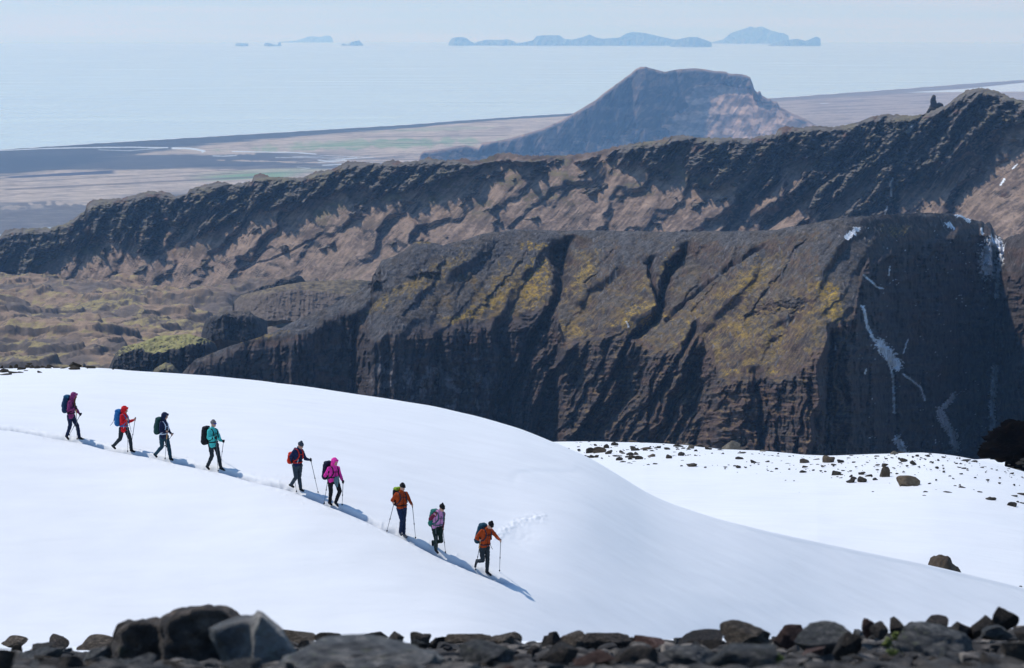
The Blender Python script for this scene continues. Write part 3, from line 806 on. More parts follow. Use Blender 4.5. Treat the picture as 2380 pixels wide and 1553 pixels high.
def mini_hill(name, u0, u1, crest, edge, yf, df, colors, seed, top_deg=12, cliff_deg=72, n=110, amp=6.0, back=(160, 60), step=1.6):
    u = np.arange(u0, u1 + step, step)
    yc = curve(u, crest) + 0.8 * fbm(u / 9.0, 0 * u, seed, 4)
    ye = curve(u, edge) + 2.0 * fbm(u / 12.0, 0 * u, seed + 1, 4)
    def slope(U, Y, yc_):
        k = ss(-2, 3, Y - ye)
        return np.tan(R(top_deg)) * (1 - k) + np.tan(np.radians(cliff_deg + 8 * pn(U / 60.0, Y / 6.0, seed + 2))) * k
    U, Y, D = drape(u, yc, np.full_like(u, float(yf)), np.full_like(u, float(df)), slope, n)
    # the ends curve away from the viewer
    e = np.clip((U - u0) / (u1 - u0), 0, 1)
    D = D + 0.03 * df * (2 * e - 1) ** 4
    k = ss(-3, 8, Y - ye)
    D = D - k * (amp * 2 * ridged(U / 34.0, Y / 120.0, seed + 3, 3) + amp * 0.8 * ridged(U / 11.0, Y / 60.0, seed + 4, 3)) - (1 - k) * amp * 0.3 * fbm(U / 14.0, Y / 5.0, seed + 5, 3)
    D = D - 0.7 * amp * k * fbm(U / 12.0, Y / 9.0, seed + 7, 4, 0.6)
    X, YY, Z = P(U, Y, D)
    Z = Z + 0.35 * amp * fbm(X / 14.0, YY / 14.0, seed + 8, 4, 0.6) * ss(0, 6, Y - yc)
    X, YY, Z = add_back(X, YY, Z, back[0], back[1], 8)
    nb = X.shape[0] - U.shape[0]
    pad = lambda A: np.vstack([A, np.repeat(A[-1:], nb, 0)])
    U2, Y2, k2 = map(pad, (U, Y, k))
    nz = steepness(X, YY, Z)[..., 2]
    topc, rockc, altc = map(np.array, colors)
    c = np.broadcast_to(topc, X.shape + (3,)).copy()
    c = mix(c, altc, ss(-0.1, 0.5, fbm(U2 / 16.0, Y2 / 6.0, seed + 6, 4, 0.6)) * 0.8)
    kk = np.maximum(ss(0.4, 0.8, k2), ss(0.75, 0.55, nz))
    c = c * (1 - kk[..., None]) + np.asarray(rockc) * kk[..., None]
    return X, YY, Z, c

hill_mat = terrain_mat('crag_rock', 0.12, 0.4, 1.5, bump_scale=0.2)
MOSS, ROCK, GREY = (0.33, 0.30, 0.12), (0.06, 0.055, 0.055), (0.12, 0.105, 0.09)
for (nm, a, b_, cr_, ed_, yf, df, cols, sd_, kw) in [
    ('hill', 245, 512, [(245, 875), (255, 850), (268, 822), (285, 806), (330, 795), (365, 781), (440, 776), (480, 788), (500, 798), (512, 830)],
     [(245, 880), (255, 856), (268, 830), (290, 814), (330, 812), (380, 815), (420, 808), (450, 797), (480, 792), (505, 812), (512, 835)], 905, 2420, (MOSS, ROCK, (0.25, 0.22, 0.11)), 501, {}),
    ('hill', 468, 620, [(468, 775), (478, 742), (490, 736), (520, 722), (560, 722), (580, 722), (592, 734), (620, 745)], [(468, 780), (480, 744), (520, 727), (560, 728), (590, 740), (620, 765)], 790, 2700, (GREY, ROCK, (0.15, 0.12, 0.09)), 521, dict(cliff_deg=58)),
    ('hill', 545, 880, [(545, 700), (560, 686), (600, 676), (660, 662), (705, 655), (760, 652), (830, 650), (880, 655)], [(545, 705), (560, 690), (600, 682), (660, 672), (705, 668), (760, 676), (830, 684), (880, 690)], 745, 3050, ((0.21, 0.165, 0.105), (0.15, 0.12, 0.10), (0.11, 0.095, 0.085)), 541, dict(cliff_deg=22, amp=3.0)),
    ('hill', 540, 715, [(540, 692), (570, 680), (600, 668), (640, 650), (675, 640), (700, 641), (715, 660)], [(540, 694), (570, 682), (600, 670), (640, 653), (675, 643), (700, 645), (715, 664)], 705, 3400, ((0.16, 0.12, 0.09), ROCK, GREY), 551, dict(cliff_deg=50)),
    ('hill', 345, 425, [(345, 880), (360, 856), (385, 842), (400, 846), (415, 862), (425, 885)], [(345, 881), (360, 862), (385, 850), (400, 854), (415, 868), (425, 886)], 900, 2300, ((0.24, 0.21, 0.10), (0.14, 0.12, 0.08), GREY), 561, dict(cliff_deg=40, amp=3.0)),
]:
    X, YY, Z, c = mini_hill(nm, a, b_, cr_, ed_, yf, df, cols, sd_, **kw)
    tag(link(nm, grid_mesh(nm, X, YY, Z, c), hill_mat), kind='structure')

# ------------------------------------------------------------------ coastal plain with its fields, black sand and braided river
COAST = [(-400, 372), (0, 347), (250, 331), (500, 316), (750, 301), (950, 289), (1050, 281), (1190, 271), (1340, 262), (1600, 243), (1800, 227), (1940, 217), (2090, 206), (2240, 194), (2380, 184), (2900, 150)]
def build_plain():
    u = np.arange(-420, 2900, 2.8)
    yk = curve(u, COAST, 20) + 0.5 * fbm(u / 40.0, 0 * u, 601, 3)
    s = np.linspace(0, 1, 330)[:, None]
    Y = yk + (640 - yk) * s ** 1.25
    U = np.broadcast_to(u, Y.shape).copy()
    D = ground_d(Y, 4.0)
    X = (U - W0 / 2) / FPX * D / (CP + (H0 / 2 - Y) / FPX * SP)
    v = Y - yk
    Z = 4.0 - (X * X + D * D) / (2 * EARTH)
    rough = ss(470, 520, Y) * ss(700, 300, U)
    Z = Z + rough * 8 * fbm(X / 260.0, D / 500.0, 602, 4)
    Z[0] -= 6
    sand = np.array([0.055, 0.056, 0.060]); tan = np.array([0.47, 0.385, 0.30]); green = np.array([0.17, 0.29, 0.13]); brown = np.array([0.15, 0.11, 0.085]); lava = np.array([0.085, 0.075, 0.07]); wet = np.array([0.60, 0.66, 0.70])
    st = fbm(U / 170.0, (Y + 0.035 * U) / 3.2, 603, 4, 0.6); st2 = fbm(U / 60.0, (Y + 0.03 * U) / 1.8, 604, 3, 0.6); lo = fbm(U / 260.0, (Y + 0.04 * U) / 14.0, 605, 3)
    c = np.broadcast_to(tan, X.shape + (3,)).copy()
    c = mix(c, (0.30, 0.25, 0.20), ss(-0.2, 0.5, st) * 0.7)
    c = mix(c, brown, ss(0.25, 0.7, st2 + 0.4 * lo) * 0.55)
    gr = blob(U, Y, 850, 336, 330, 13, -2.0, 610, 0.45, 40) * (0.6 + 0.3 * st)
    c = mix(c, green, np.clip(gr, 0, 0.9))
    c = mix(c, green, ss(1.1, 0.8, np.abs((Y - (420 - 0.058 * (U - 400))) / 6.5)) * ss(420, 560, U) * ss(720, 640, U) * 0.85)
    c = mix(c, green, ss(1.1, 0.6, np.abs((Y - (412 - 0.055 * (U - 400))) / 8)) * ss(400, 560, U) * ss(800, 700, U) * 0.35)
    c = mix(c, green, blob(U, Y, 1020, 300, 160, 5, -2, 611, 0.4, 30) * 0.3)
    # black sand delta on the left and the beach
    bw = np.interp(U, [-400, 0, 230, 330, 500, 700, 900, 1190, 1800, 2380], [70, 62, 44, 30, 19, 13, 9, 6, 9, 14])
    beach = ss(1.15, 0.85, v / bw + 0.22 * st)
    c = mix(c, sand, beach * 0.95)
    d2 = ss(1.1, 0.8, np.abs((Y - (383 - 0.02 * U)) / (19 - 0.006 * U)) + 0.25 * lo + 0.15 * st) * ss(900, 600, U + 40 * st)
    c = mix(c, sand, d2 * 0.9)
    c = mix(c, tan * 0.9, blob(U, Y, 520, 356, 90, 3.4, 1.0, 612, 0.5, 20) * 0.9)
    c = mix(c, tan * 0.9, blob(U, Y, 560, 350, 60, 4.0, -3.0, 613, 0.6, 20) * 0.7)
    c = mix(c, tan, blob(U, Y, 660, 376, 150, 2.2, 1.5, 614, 0.5, 24) * 0.8)
    c = mix(c, sand, ss(1.2, 0.7, np.abs((Y - (388 - 0.01 * (U - 500))) / 6)) * ss(400, 520, U) * ss(1050, 800, U + 50 * st) * 0.75)
    c = mix(c, sand, ss(0.15, 0.5, st + 0.3 * lo) * ss(355, 362, Y) * ss(404, 395, Y) * ss(560, 700, U) * ss(1200, 1000, U) * 0.7)
    # ploughed dark strip and hedgerow lines
    c = mix(c, (0.07, 0.065, 0.085), ss(1.1, 0.9, np.abs((Y - (412 - 0.052 * (U - 20))) / (2.2 + 0.008 * (U - 20)))) * ss(6, 30, U) * ss(275, 255, U) * (Y < 416))
    for (a, b_, y0, sl, w) in [(0, 600, 425, -0.055, 0.8), (0, 620, 441, -0.05, 2.2), (250, 600, 418, -0.05, 0.8), (0, 300, 452, -0.04, 0.7), (500, 800, 403, -0.01, 0.6), (480, 640, 430, 0.03, 1.6), (830, 1190, 319, -0.012, 1.2), (600, 1190, 369, 0.004, 1.4), (900, 1190, 333, 0.0, 0.8), (1000, 1190, 280, 0.03, 0.8)]:
        c = mix(c, brown * 0.8, ss(1.3, 0.6, np.abs(Y - (y0 + sl * (U - a))) / w) * ss(a, a + 20, U) * ss(b_, b_ - 20, U) * 0.7)
    # lava desert nearer the ridge
    lv = ss(-0.2, 0.25, (Y - (472 - 0.055 * U)) / 22 + 0.35 * lo)
    c = mix(c, lava, lv * 0.85)
    c = mix(c, tan, lv * blob(U, Y, 190, 468, 110, 7, -3, 620, 0.7, 26) * 0.8)
    c = mix(c, tan * 0.8, lv * blob(U, Y, 40, 482, 60, 5, -3, 621, 0.7, 26) * 0.7)
    c = mix(c, (0.22, 0.20, 0.18), lv * ss(0.2, 0.6, st2 + st * 0.4) * 0.6)
    # right hand plain
    c = mix(c, (0.30, 0.235, 0.19), ss(1650, 1800, U) * 0.6)
    c = mix(c, brown, ss(1700, 1800, U) * ss(0.15, 0.5, st) * 0.6)
    # water and surf
    for i, (pts, w, k) in enumerate([([(-20, 350), (60, 347), (100, 345)], .8, .8), ([(100, 345), (190, 343), (300, 342), (390, 343)], .9, .9), ([(230, 348), (300, 350), (380, 344)], .6, .6), ([(400, 344), (440, 345), (455, 347), (475, 351), (470, 353)], 1.6, 1), ([(540, 352), (600, 353), (680, 354), (735, 358)], .9, .85),
                                     ([(495, 362), (520, 363), (550, 361)], .9, .7), ([(640, 366), (700, 366), (820, 368)], .7, .5), ([(680, 364), (760, 362), (870, 366), (760, 372)], .6, .5), ([(740, 378), (790, 371), (830, 366)], .8, .6),
                                     ([(740, 372), (775, 376), (800, 372), (820, 380), (770, 383), (750, 384)], .9, .8), ([(690, 388), (720, 391), (700, 394)], .6, .4), ([(1905, 240), (1925, 240)], .7, .5)]):
        dd, sd, pr = line_dist(U, Y, pts)
        c = mix(c, wet, ss(1.5, 0.5, dd / (w * 1.25) + 0.35 * pn(U / 9.0, Y / 3.0, 640 + i)) * k)
    surf = ss(1.2, 0.3, v / (1.0 + 0.8 * pn(U / 30.0, 0 * U, 660)))
    c = mix(c, (0.85, 0.87, 0.88), surf)
    # lagoon at the right
    lg = ss(0, 1.2, Y - np.interp(U, [2090, 2240, 2380, 2900], [215, 206, 191, 150])) * ss(0, 1.2, np.interp(U, [2090, 2240, 2380, 2900], [215.5, 214, 213, 205]) - Y) * ss(2086, 2100, U)
    c = mix(c, wet, lg)
    me = grid_mesh('coastal_plain', X, D, Z, c)
    tag(link('coastal_plain', me, terrain_mat('plain_fields', 0.01, 0.2, 0.5)), kind='structure')
build_plain()

# ------------------------------------------------------------------ sea, curved as the earth is
m_sea, N, L, b = new_mat('sea_water')
b.inputs['Base Color'].default_value = (0.58, 0.64, 0.66, 1)
b.inputs['Roughness'].default_value = 0.32
b.inputs['IOR'].default_value = 1.33
tc = N.new('ShaderNodeTexCoord')
mp = N.new('ShaderNodeMapping'); mp.inputs['Scale'].default_value = (0.00035, 0.0014, 1)
nz = N.new('ShaderNodeTexNoise'); nz.inputs['Scale'].default_value = 1.0; nz.inputs['Detail'].default_value = 7; nz.inputs['Roughness'].default_value = 0.6
mr = N.new('ShaderNodeMapRange'); mr.inputs['From Min'].default_value = 0.3; mr.inputs['From Max'].default_value = 0.7
mr.inputs['To Min'].default_value = 0.14; mr.inputs['To Max'].default_value = 0.3
L.new(tc.outputs['Object'], mp.inputs[0]); L.new(mp.outputs[0], nz.inputs['Vector']); L.new(nz.outputs['Fac'], mr.inputs['Value']); L.new(mr.outputs[0], b.inputs['Roughness'])
mp2 = N.new('ShaderNodeMapping'); mp2.inputs['Scale'].default_value = (0.004, 0.012, 1)
n2 = N.new('ShaderNodeTexNoise'); n2.inputs['Scale'].default_value = 1.0; n2.inputs['Detail'].default_value = 4
bp = N.new('ShaderNodeBump'); bp.inputs['Strength'].default_value = 0.5; bp.inputs['Distance'].default_value = 3.0
L.new(tc.outputs['Object'], mp2.inputs[0]); L.new(mp2.outputs[0], n2.inputs['Vector']); L.new(n2.outputs['Fac'], bp.inputs['Height']); L.new(bp.outputs[0], b.inputs['Normal'])
def build_sea():
    a = np.radians(np.linspace(-30, 30, 400))[None, :]
    r = np.concatenate([np.linspace(800, 12000, 12)[:-1], np.linspace(12000, 116000, 240)])[:, None]
    X = r * np.sin(a); Y = r * np.cos(a); Z = -(r * r) / (2 * EARTH) + 0 * a
    tag(link('sea', grid_mesh('sea', X, Y, Z), m_sea), kind='structure')
build_sea()

# ------------------------------------------------------------------ the table mountain by the coast, and the islands
M_CREST = [(960, 378), (972, 374), (978, 356), (986, 351), (1010, 348), (1040, 345), (1060, 340), (1082, 337), (1100, 341), (1112, 344), (1120, 332), (1165, 326), (1190, 320), (1225, 310), (1260, 299), (1300, 282),
           (1335, 262), (1362, 246), (1385, 232), (1405, 215), (1440, 190), (1467, 170), (1478, 160), (1490, 155), (1500, 155), (1510, 158), (1530, 163), (1545, 167), (1575, 161), (1615, 158.5), (1640, 161), (1660, 165), (1686, 166), (1694, 171), (1720, 172),
           (1735, 175), (1744, 180), (1750, 196), (1753, 208), (1761, 215), (1764, 211), (1767, 212), (1771, 222), (1784, 229), (1790, 229), (1798, 236), (1806, 236), (1812, 248), (1840, 263), (1862, 272), (1875, 278), (1888, 286), (1900, 292)]
def build_mountain():
    u = np.arange(960, 1901, 1.7)
    yc = curve(u, M_CREST) + 0.5 * fbm(u / 7.0, 0 * u, 701, 3)
    yf = np.interp(u, [960, 1100, 1300, 1500, 1700, 1850, 1900], [384, 372, 362, 356, 342, 305, 297])
    yf = np.maximum(yf, yc + 4)
    df = ground_d(np.interp(u, [960, 1100, 1500, 1900], [372, 362, 356, 330]), 10.0)
    df = df * np.interp(u, [960, 1500, 1900], [1.0, 0.985, 1.0])
    def fld(U, Y, yc_):
        v = Y - yc_
        e = np.interp(U, [960, 1190, 1300, 1420, 1500, 1570, 1620, 1680, 1750, 1800, 1900], [6, 40, 75, 120, 190, 110, 44, 36, 28, 8, 2])
        M = ss(8, -8, v - e * (1 + 0.35 * fbm(U / 40.0, Y / 24.0, 711, 3)))
        return v, M
    def slope(U, Y, yc_):
        v, M = fld(U, Y, yc_)
        return (np.tan(np.radians(54 + 12 * pn(U / 90.0, Y / 8.0, 712))) * M + np.tan(R(29)) * (1 - M)) * (0.35 + 0.65 * ss(0, 9, v))
    U, Y, D = drape(u, yc, yf, df, slope, 230)
    v, M = fld(U, Y, yc)
    g = ss(0, 10, v)
    # a body rounded in plan: flanks recede
    cen = np.exp(-((U - 1560) / 260) ** 2)
    D = D - 650 * (1 - np.exp(-((U - 1540) / 300.0) ** 2))
    D = D - g * (90 * ridged((U + 0.5 * v) / 85.0, v / 200.0, 721, 3) * (0.3 + 0.7 * M) + 14 * ridged((U + 0.6 * v) / 22.0, v / 90.0, 722, 3) + 3 * fbm(U / 12.0, v / 12.0, 723, 3))
    # right spur lit by the sun
    dd, sd, pr = line_dist(U, Y, [(1590, 215), (1640, 265), (1660, 310), (1620, 345)])
    D = D - 60 * np.exp(-(dd / 26) ** 2)
    X, YY, Z = P(U, Y, D)
    X, YY, Z = add_back(X, YY, Z, 900, 330, 10)
    nb = X.shape[0] - U.shape[0]
    pad = lambda A: np.vstack([A, np.repeat(A[-1:], nb, 0)])
    U2, Y2, M2, V2 = map(pad, (U, Y, M, v))
    nz = steepness(X, YY, Z)[..., 2]
    rock = np.array([0.035, 0.035, 0.04]); tan = np.array([0.60, 0.42, 0.32]); brown = np.array([0.20, 0.145, 0.12])  # rock and scree tones pushed apart to paint shaded and sunlit flanks
    a1 = fbm(U2 / 50.0, Y2 / 20.0, 730, 4, 0.6); a2 = fbm((U2 + V2) / 12.0, V2 / 30.0, 731, 4, 0.6)
    c = np.broadcast_to(brown, X.shape + (3,)).copy()
    c = mix(c, tan, ss(-0.5, 0.6, a1 + 0.25 * a2) * 0.75)
    c = mix(c, tan, blob(U2, Y2, 1680, 258, 70, 9, -6, 732, 0.5, 20) * 0.9)
    kk = np.clip(ss(0.2, 0.8, M2) * 0.9, 0, 1)
    cc = mix(np.broadcast_to(rock, c.shape).copy(), brown, ss(0.0, 0.5, a2 + a1) * 0.5)
    c = c * (1 - kk[..., None]) + cc * kk[..., None]
    c = mix(c, tan * 0.8, ss(7, 1, V2) * 0.6)
    tag(link('mountain', grid_mesh('mountain', X, YY, Z, c), terrain_mat('mountain_rock', 0.012, 0.45, 12.0, bump_scale=0.016)), kind='structure')
build_mountain()

m_isl = terrain_mat('island_rock', 0.002, 0.3, 30.0)
def island(pts, base, seed):
    u0, u1 = pts[0][0], pts[-1][0]
    u = np.arange(u0 - 1, u1 + 1.5, 1.0)
    yc = np.interp(u, [p[0] for p in pts], [p[1] for p in pts]) + 0.25 * fbm(u / 5.0, 0 * u, seed, 3)
    yf = np.full_like(u, base + 0.6)
    yc = np.minimum(yc, yf - 0.2)
    d = float(ground_d(np.array([base]), 0.0)[0])
    df = np.full_like(u, d) 
    U, Y, D = drape(u, yc, yf, df, lambda U, Y, y_: np.tan(np.radians(38 + 14 * pn(U / 14.0, Y / 5.0, seed + 1))), 26)
    e = np.clip((U - u0) / (u1 - u0), 0, 1)
    D = D + 900 * (2 * e - 1) ** 4 - 160 * ridged(U / 16.0, Y / 20.0, seed + 2, 3)
    X, YY, Z = P(U, Y, D)
    X, YY, Z = add_back(X, YY, Z, 1800, 700, 6)
    U2 = np.vstack([U, np.repeat(U[-1:], 6, 0)])
    c = mix(np.broadcast_to(np.array([0.12, 0.12, 0.12]), X.shape + (3,)).copy(), (0.17, 0.18, 0.11), ss(-0.2, 0.4, pn(U2 / 12.0, YY / 400.0, seed + 3)))
    tag(link('island', grid_mesh('island', X, YY, Z, c), m_isl), kind='structure')
ISL = [([(547, 106), (548, 101), (552, 100.5), (576, 101), (577, 106)], 107), ([(612, 107), (616, 100), (625, 99), (633, 103), (645, 105), (647, 99), (652, 98), (654, 106)], 107),
       ([(650, 97), (675, 95.5), (690, 94), (705, 89), (715, 85), (730, 84), (745, 86), (755, 83), (768, 83), (773, 89), (773.5, 96)], 97),
       ([(790, 106), (797, 101), (803, 103), (808, 104), (815, 98), (828, 95), (835, 93), (840, 100), (845, 105)], 106),
       ([(1042, 105), (1043, 100), (1047, 92), (1055, 87), (1075, 86), (1085, 89), (1092, 95), (1101, 99), (1103, 104)], 106),
       ([(1093, 106), (1110, 97), (1130, 92), (1160, 93), (1180, 91), (1195, 96), (1200, 101), (1220, 98), (1240, 93), (1246, 84), (1262, 82), (1300, 82), (1312, 90), (1330, 92), (1355, 86), (1370, 80), (1385, 87), (1400, 90), (1440, 87), (1455, 78), (1470, 74), (1500, 77), (1540, 86), (1560, 90), (1590, 95), (1600, 106)], 106),
       ([(1556, 108), (1560, 100), (1572, 92), (1600, 86), (1620, 86), (1640, 93), (1653, 98), (1655, 108)], 109),
       ([(1650, 99), (1680, 92), (1690, 84), (1700, 76), (1720, 70), (1738, 64), (1745, 61), (1755, 65), (1770, 61), (1790, 70), (1800, 73), (1812, 76), (1820, 76), (1832, 82), (1835, 96), (1840, 100)], 101),
       ([(1784, 106), (1800, 99), (1820, 95), (1850, 90), (1862, 92), (1872, 95), (1885, 90), (1893, 86), (1899, 85), (1907, 90), (1908, 106)], 106.5)]
for i, (p_, b_) in enumerate(ISL):
    island(p_, b_, 800 + 10 * i)

# the gorge floor between the snow and the hills
def build_valley():
    u = np.arange(-700, 3200, 20.0)
    s = np.linspace(0, 1, 90)[:, None]
    D = 255 * (2540 / 255.0) ** s + 0 * u
    yend = np.interp(u, [-700, 380, 520, 3200], [915, 915, 1150, 1150])
    Y = 1420 + (yend - 1420) * s ** 0.5
    X, YY, Z = P(np.broadcast_to(u, D.shape), Y, D)
    Z = Z + 3 * fbm(X / 60.0, YY / 60.0, 971, 4) * ss(0, 0.2, s)
    c = mix(np.broadcast_to(np.array([0.085, 0.075, 0.068]), X.shape + (3,)).copy(), (0.16, 0.13, 0.09), ss(-0.2, 0.5, fbm(X / 90.0, YY / 90.0, 972, 4)))
    tag(link('valley', grid_mesh('valley', X, YY, Z, c), hill_mat), kind='structure')
build_valley()
# ------------------------------------------------------------------ smooth bodies: capsules fused by a voxel remesh
JOBS = []
def capsule(bm, a, b, r1, r2=None, seg=10, flat=None):
    r2 = r1 if r2 is None else r2
    a = Vector(a); b = Vector(b)
    ax = b - a
    if ax.length < 1e-6: ax = Vector((0, 0, 1e-4))
    z = ax.normalized()
    x = z.orthogonal().normalized(); y = z.cross(x)
    prof = []
    for i in range(0, 5):
        t = math.pi / 2 * i / 4
        prof.append((-r1 * math.cos(t), r1 * math.sin(t), 0))
    for i in range(0, 5):
        t = math.pi / 2 * i / 4
        prof.append((r2 * math.sin(t), r2 * math.cos(t), 1))
    rings = []
    for (h, r, e) in prof:
        c = (b if e else a) + z * h
        if r < 1e-5:
            rings.append([bm.verts.new(_fl(c, c, flat))])
        else:
            rings.append([bm.verts.new(_fl(c + x * (r * math.cos(2 * math.pi * k / seg)) + y * (r * math.sin(2 * math.pi * k / seg)), c, flat)) for k in range(seg)])
    for p, q in zip(rings, rings[1:]):
        for k in range(seg):
            k2 = (k + 1) % seg
            if len(p) == 1: bm.faces.new((p[0], q[k2], q[k]))
            elif len(q) == 1: bm.faces.new((p[k], p[k2], q[0]))
            else: bm.faces.new((p[k], p[k2], q[k2], q[k]))

def _fl(p, c, flat):
    if flat is None: return p
    n, f = flat
    d = (p - c).dot(n)
    return p - n * (d * (1 - f))

def ellipsoid(bm, c, r, M=None):
    """r=(rx,ry,rz) in the frame M (3x3)"""
    m = Matrix.Diagonal((r[0], r[1], r[2], 1))
    T = Matrix.Translation(c) @ ((M.to_4x4()) if M is not None else Matrix.Identity(4)) @ m
    bmesh.ops.create_icosphere(bm, subdivisions=3, radius=1.0, matrix=T)

def fused(name, bm, mat, parent=None, voxel=0.012, smooth=2, wrinkle=0.0, wscale=14.0, seed=0):
    me = bpy.data.meshes.new(name)
    bm.to_mesh(me); bm.free()
    o = link(name, me, mat, parent)
    r = o.modifiers.new('r', 'REMESH'); r.mode = 'VOXEL'; r.voxel_size = voxel; r.use_smooth_shade = True
    if smooth:
        s = o.modifiers.new('s', 'SMOOTH'); s.iterations = smooth; s.factor = 0.5
    JOBS.append((o, mat, wrinkle, wscale, seed))
    return o

def finish_jobs():
    dg = bpy.context.evaluated_depsgraph_get()
    for (o, mat, wr, wsc, seed) in JOBS:
        me = bpy.data.meshes.new_from_object(o.evaluated_get(dg))
        me.name = o.name
        o.modifiers.clear()
        o.data = me
        me.materials.clear(); me.materials.append(mat)
        if wr:
            n = len(me.vertices)
            co = np.empty(n * 3, np.float32); no = np.empty(n * 3, np.float32)
            me.vertices.foreach_get('co', co); me.vertex_normals.foreach_get('vector', no)
            co = co.reshape(-1, 3); no = no.reshape(-1, 3)
            p = co.astype(float) * np.array([wsc, wsc, wsc * 1.6])
            f = pn3(p + 100, seed) * 0.65 + pn3(p * 2.3 + 50, seed + 5) * 0.35
            co = co + no * (f * wr)[:, None].astype(np.float32)
            me.vertices.foreach_set('co', co.astype(np.float32).ravel()); me.update()
    JOBS.clear()

# ------------------------------------------------------------------ rocks
def rock_mat(name, c0, c1, c2, rough=0.9, scale=3.0, bump=0.02, lichen=None):
    m, N, L, b = new_mat(name)
    b.inputs['Roughness'].default_value = rough
    b.inputs['Specular IOR Level'].default_value = 0.3
    tc = N.new('ShaderNodeTexCoord'); oi = N.new('ShaderNodeObjectInfo')
    nz = N.new('ShaderNodeTexNoise'); nz.noise_dimensions = '4D'; nz.inputs['Scale'].default_value = scale; nz.inputs['Detail'].default_value = 8; nz.inputs['Roughness'].default_value = 0.65
    ml = N.new('ShaderNodeMath'); ml.operation = 'MULTIPLY'; ml.inputs[1].default_value = 40
    L.new(oi.outputs['Random'], ml.inputs[0]); L.new(ml.outputs[0], nz.inputs['W']); L.new(tc.outputs['Object'], nz.inputs['Vector'])
    cr = N.new('ShaderNodeValToRGB'); e = cr.color_ramp.elements
    e[0].position = 0.30; e[0].color = (*c0, 1); e[1].position = 0.68; e[1].color = (*c2, 1)
    k = e.new(0.52); k.color = (*c1, 1)
    L.new(nz.outputs['Fac'], cr.inputs[0])
    hs = N.new('ShaderNodeHueSaturation')
    mr = N.new('ShaderNodeMapRange'); mr.inputs['To Min'].default_value = 0.65; mr.inputs['To Max'].default_value = 1.45
    L.new(oi.outputs['Random'], mr.inputs['Value']); L.new(mr.outputs[0], hs.inputs['Value']); L.new(cr.outputs[0], hs.inputs['Color'])
    out = hs.outputs[0]
    if lichen:
        n3 = N.new('ShaderNodeTexNoise'); n3.inputs['Scale'].default_value = scale * 1.6; n3.inputs['Detail'].default_value = 5
        L.new(tc.outputs['Object'], n3.inputs['Vector'])
        r3 = N.new('ShaderNodeMapRange'); r3.inputs['From Min'].default_value = 0.60; r3.inputs['From Max'].default_value = 0.70; r3.inputs['To Max'].default_value = 0.7
        L.new(n3.outputs['Fac'], r3.inputs['Value'])
        mx = N.new('ShaderNodeMix'); mx.data_type = 'RGBA'; mx.inputs['B'].default_value = (*lichen, 1)
        L.new(r3.outputs[0], mx.inputs['Factor']); L.new(out, mx.inputs['A']); out = mx.outputs['Result']
    L.new(out, b.inputs['Base Color'])
    n2 = N.new('ShaderNodeTexNoise'); n2.inputs['Scale'].default_value = scale * 5; n2.inputs['Detail'].default_value = 6; n2.inputs['Roughness'].default_value = 0.7
    L.new(tc.outputs['Object'], n2.inputs['Vector'])
    bp = N.new('ShaderNodeBump'); bp.inputs['Distance'].default_value = bump; bp.inputs['Strength'].default_value = 1.0
    L.new(n2.outputs['Fac'], bp.inputs['Height']); L.new(bp.outputs[0], b.inputs['Normal'])
    return m

m_basalt = rock_mat('basalt', (0.022, 0.019, 0.016), (0.052, 0.042, 0.031), (0.105, 0.085, 0.058), scale=1.6, bump=0.05)
m_beige = rock_mat('beige_rock', (0.10, 0.085, 0.065), (0.20, 0.17, 0.13), (0.30, 0.25, 0.19), scale=1.6, bump=0.05)
m_brown = rock_mat('brown_rock', (0.06, 0.042, 0.028), (0.12, 0.088, 0.058), (0.19, 0.15, 0.10), scale=1.8, bump=0.05)
m_fg_dark = rock_mat('dark_fore_rock', (0.014, 0.013, 0.013), (0.085, 0.070, 0.058), (0.26, 0.20, 0.155), scale=7.5, bump=0.04, rough=0.85, lichen=(0.10, 0.10, 0.06))
m_fg_grey = rock_mat('grey_fore_rock', (0.03, 0.033, 0.037), (0.135, 0.135, 0.13), (0.36, 0.33, 0.29), scale=3.4, bump=0.03, rough=0.85, lichen=(0.20, 0.22, 0.13))
m_fg_brown = rock_mat('brown_fore_rock', (0.030, 0.024, 0.018), (0.12, 0.095, 0.07), (0.30, 0.235, 0.17), scale=4.5, bump=0.03)
m_fg_mix = rock_mat('foreground_gravel', (0.012, 0.013, 0.014), (0.07, 0.062, 0.055), (0.32, 0.27, 0.22), scale=9.0, bump=0.006)
m_fg_red = rock_mat('red_fore_rock', (0.040, 0.022, 0.017), (0.095, 0.052, 0.040), (0.17, 0.11, 0.085), scale=3.0, bump=0.01)

def _ico(sub):
    bm = bmesh.new(); bmesh.ops.create_icosphere(bm, subdivisions=sub, radius=1.0)
    v = np.array([x.co[:] for x in bm.verts]); f = [[w.index for w in p.verts] for p in bm.faces]
    bm.free(); return v, f
ICO3, ICO4 = _ico(4), _ico(5)

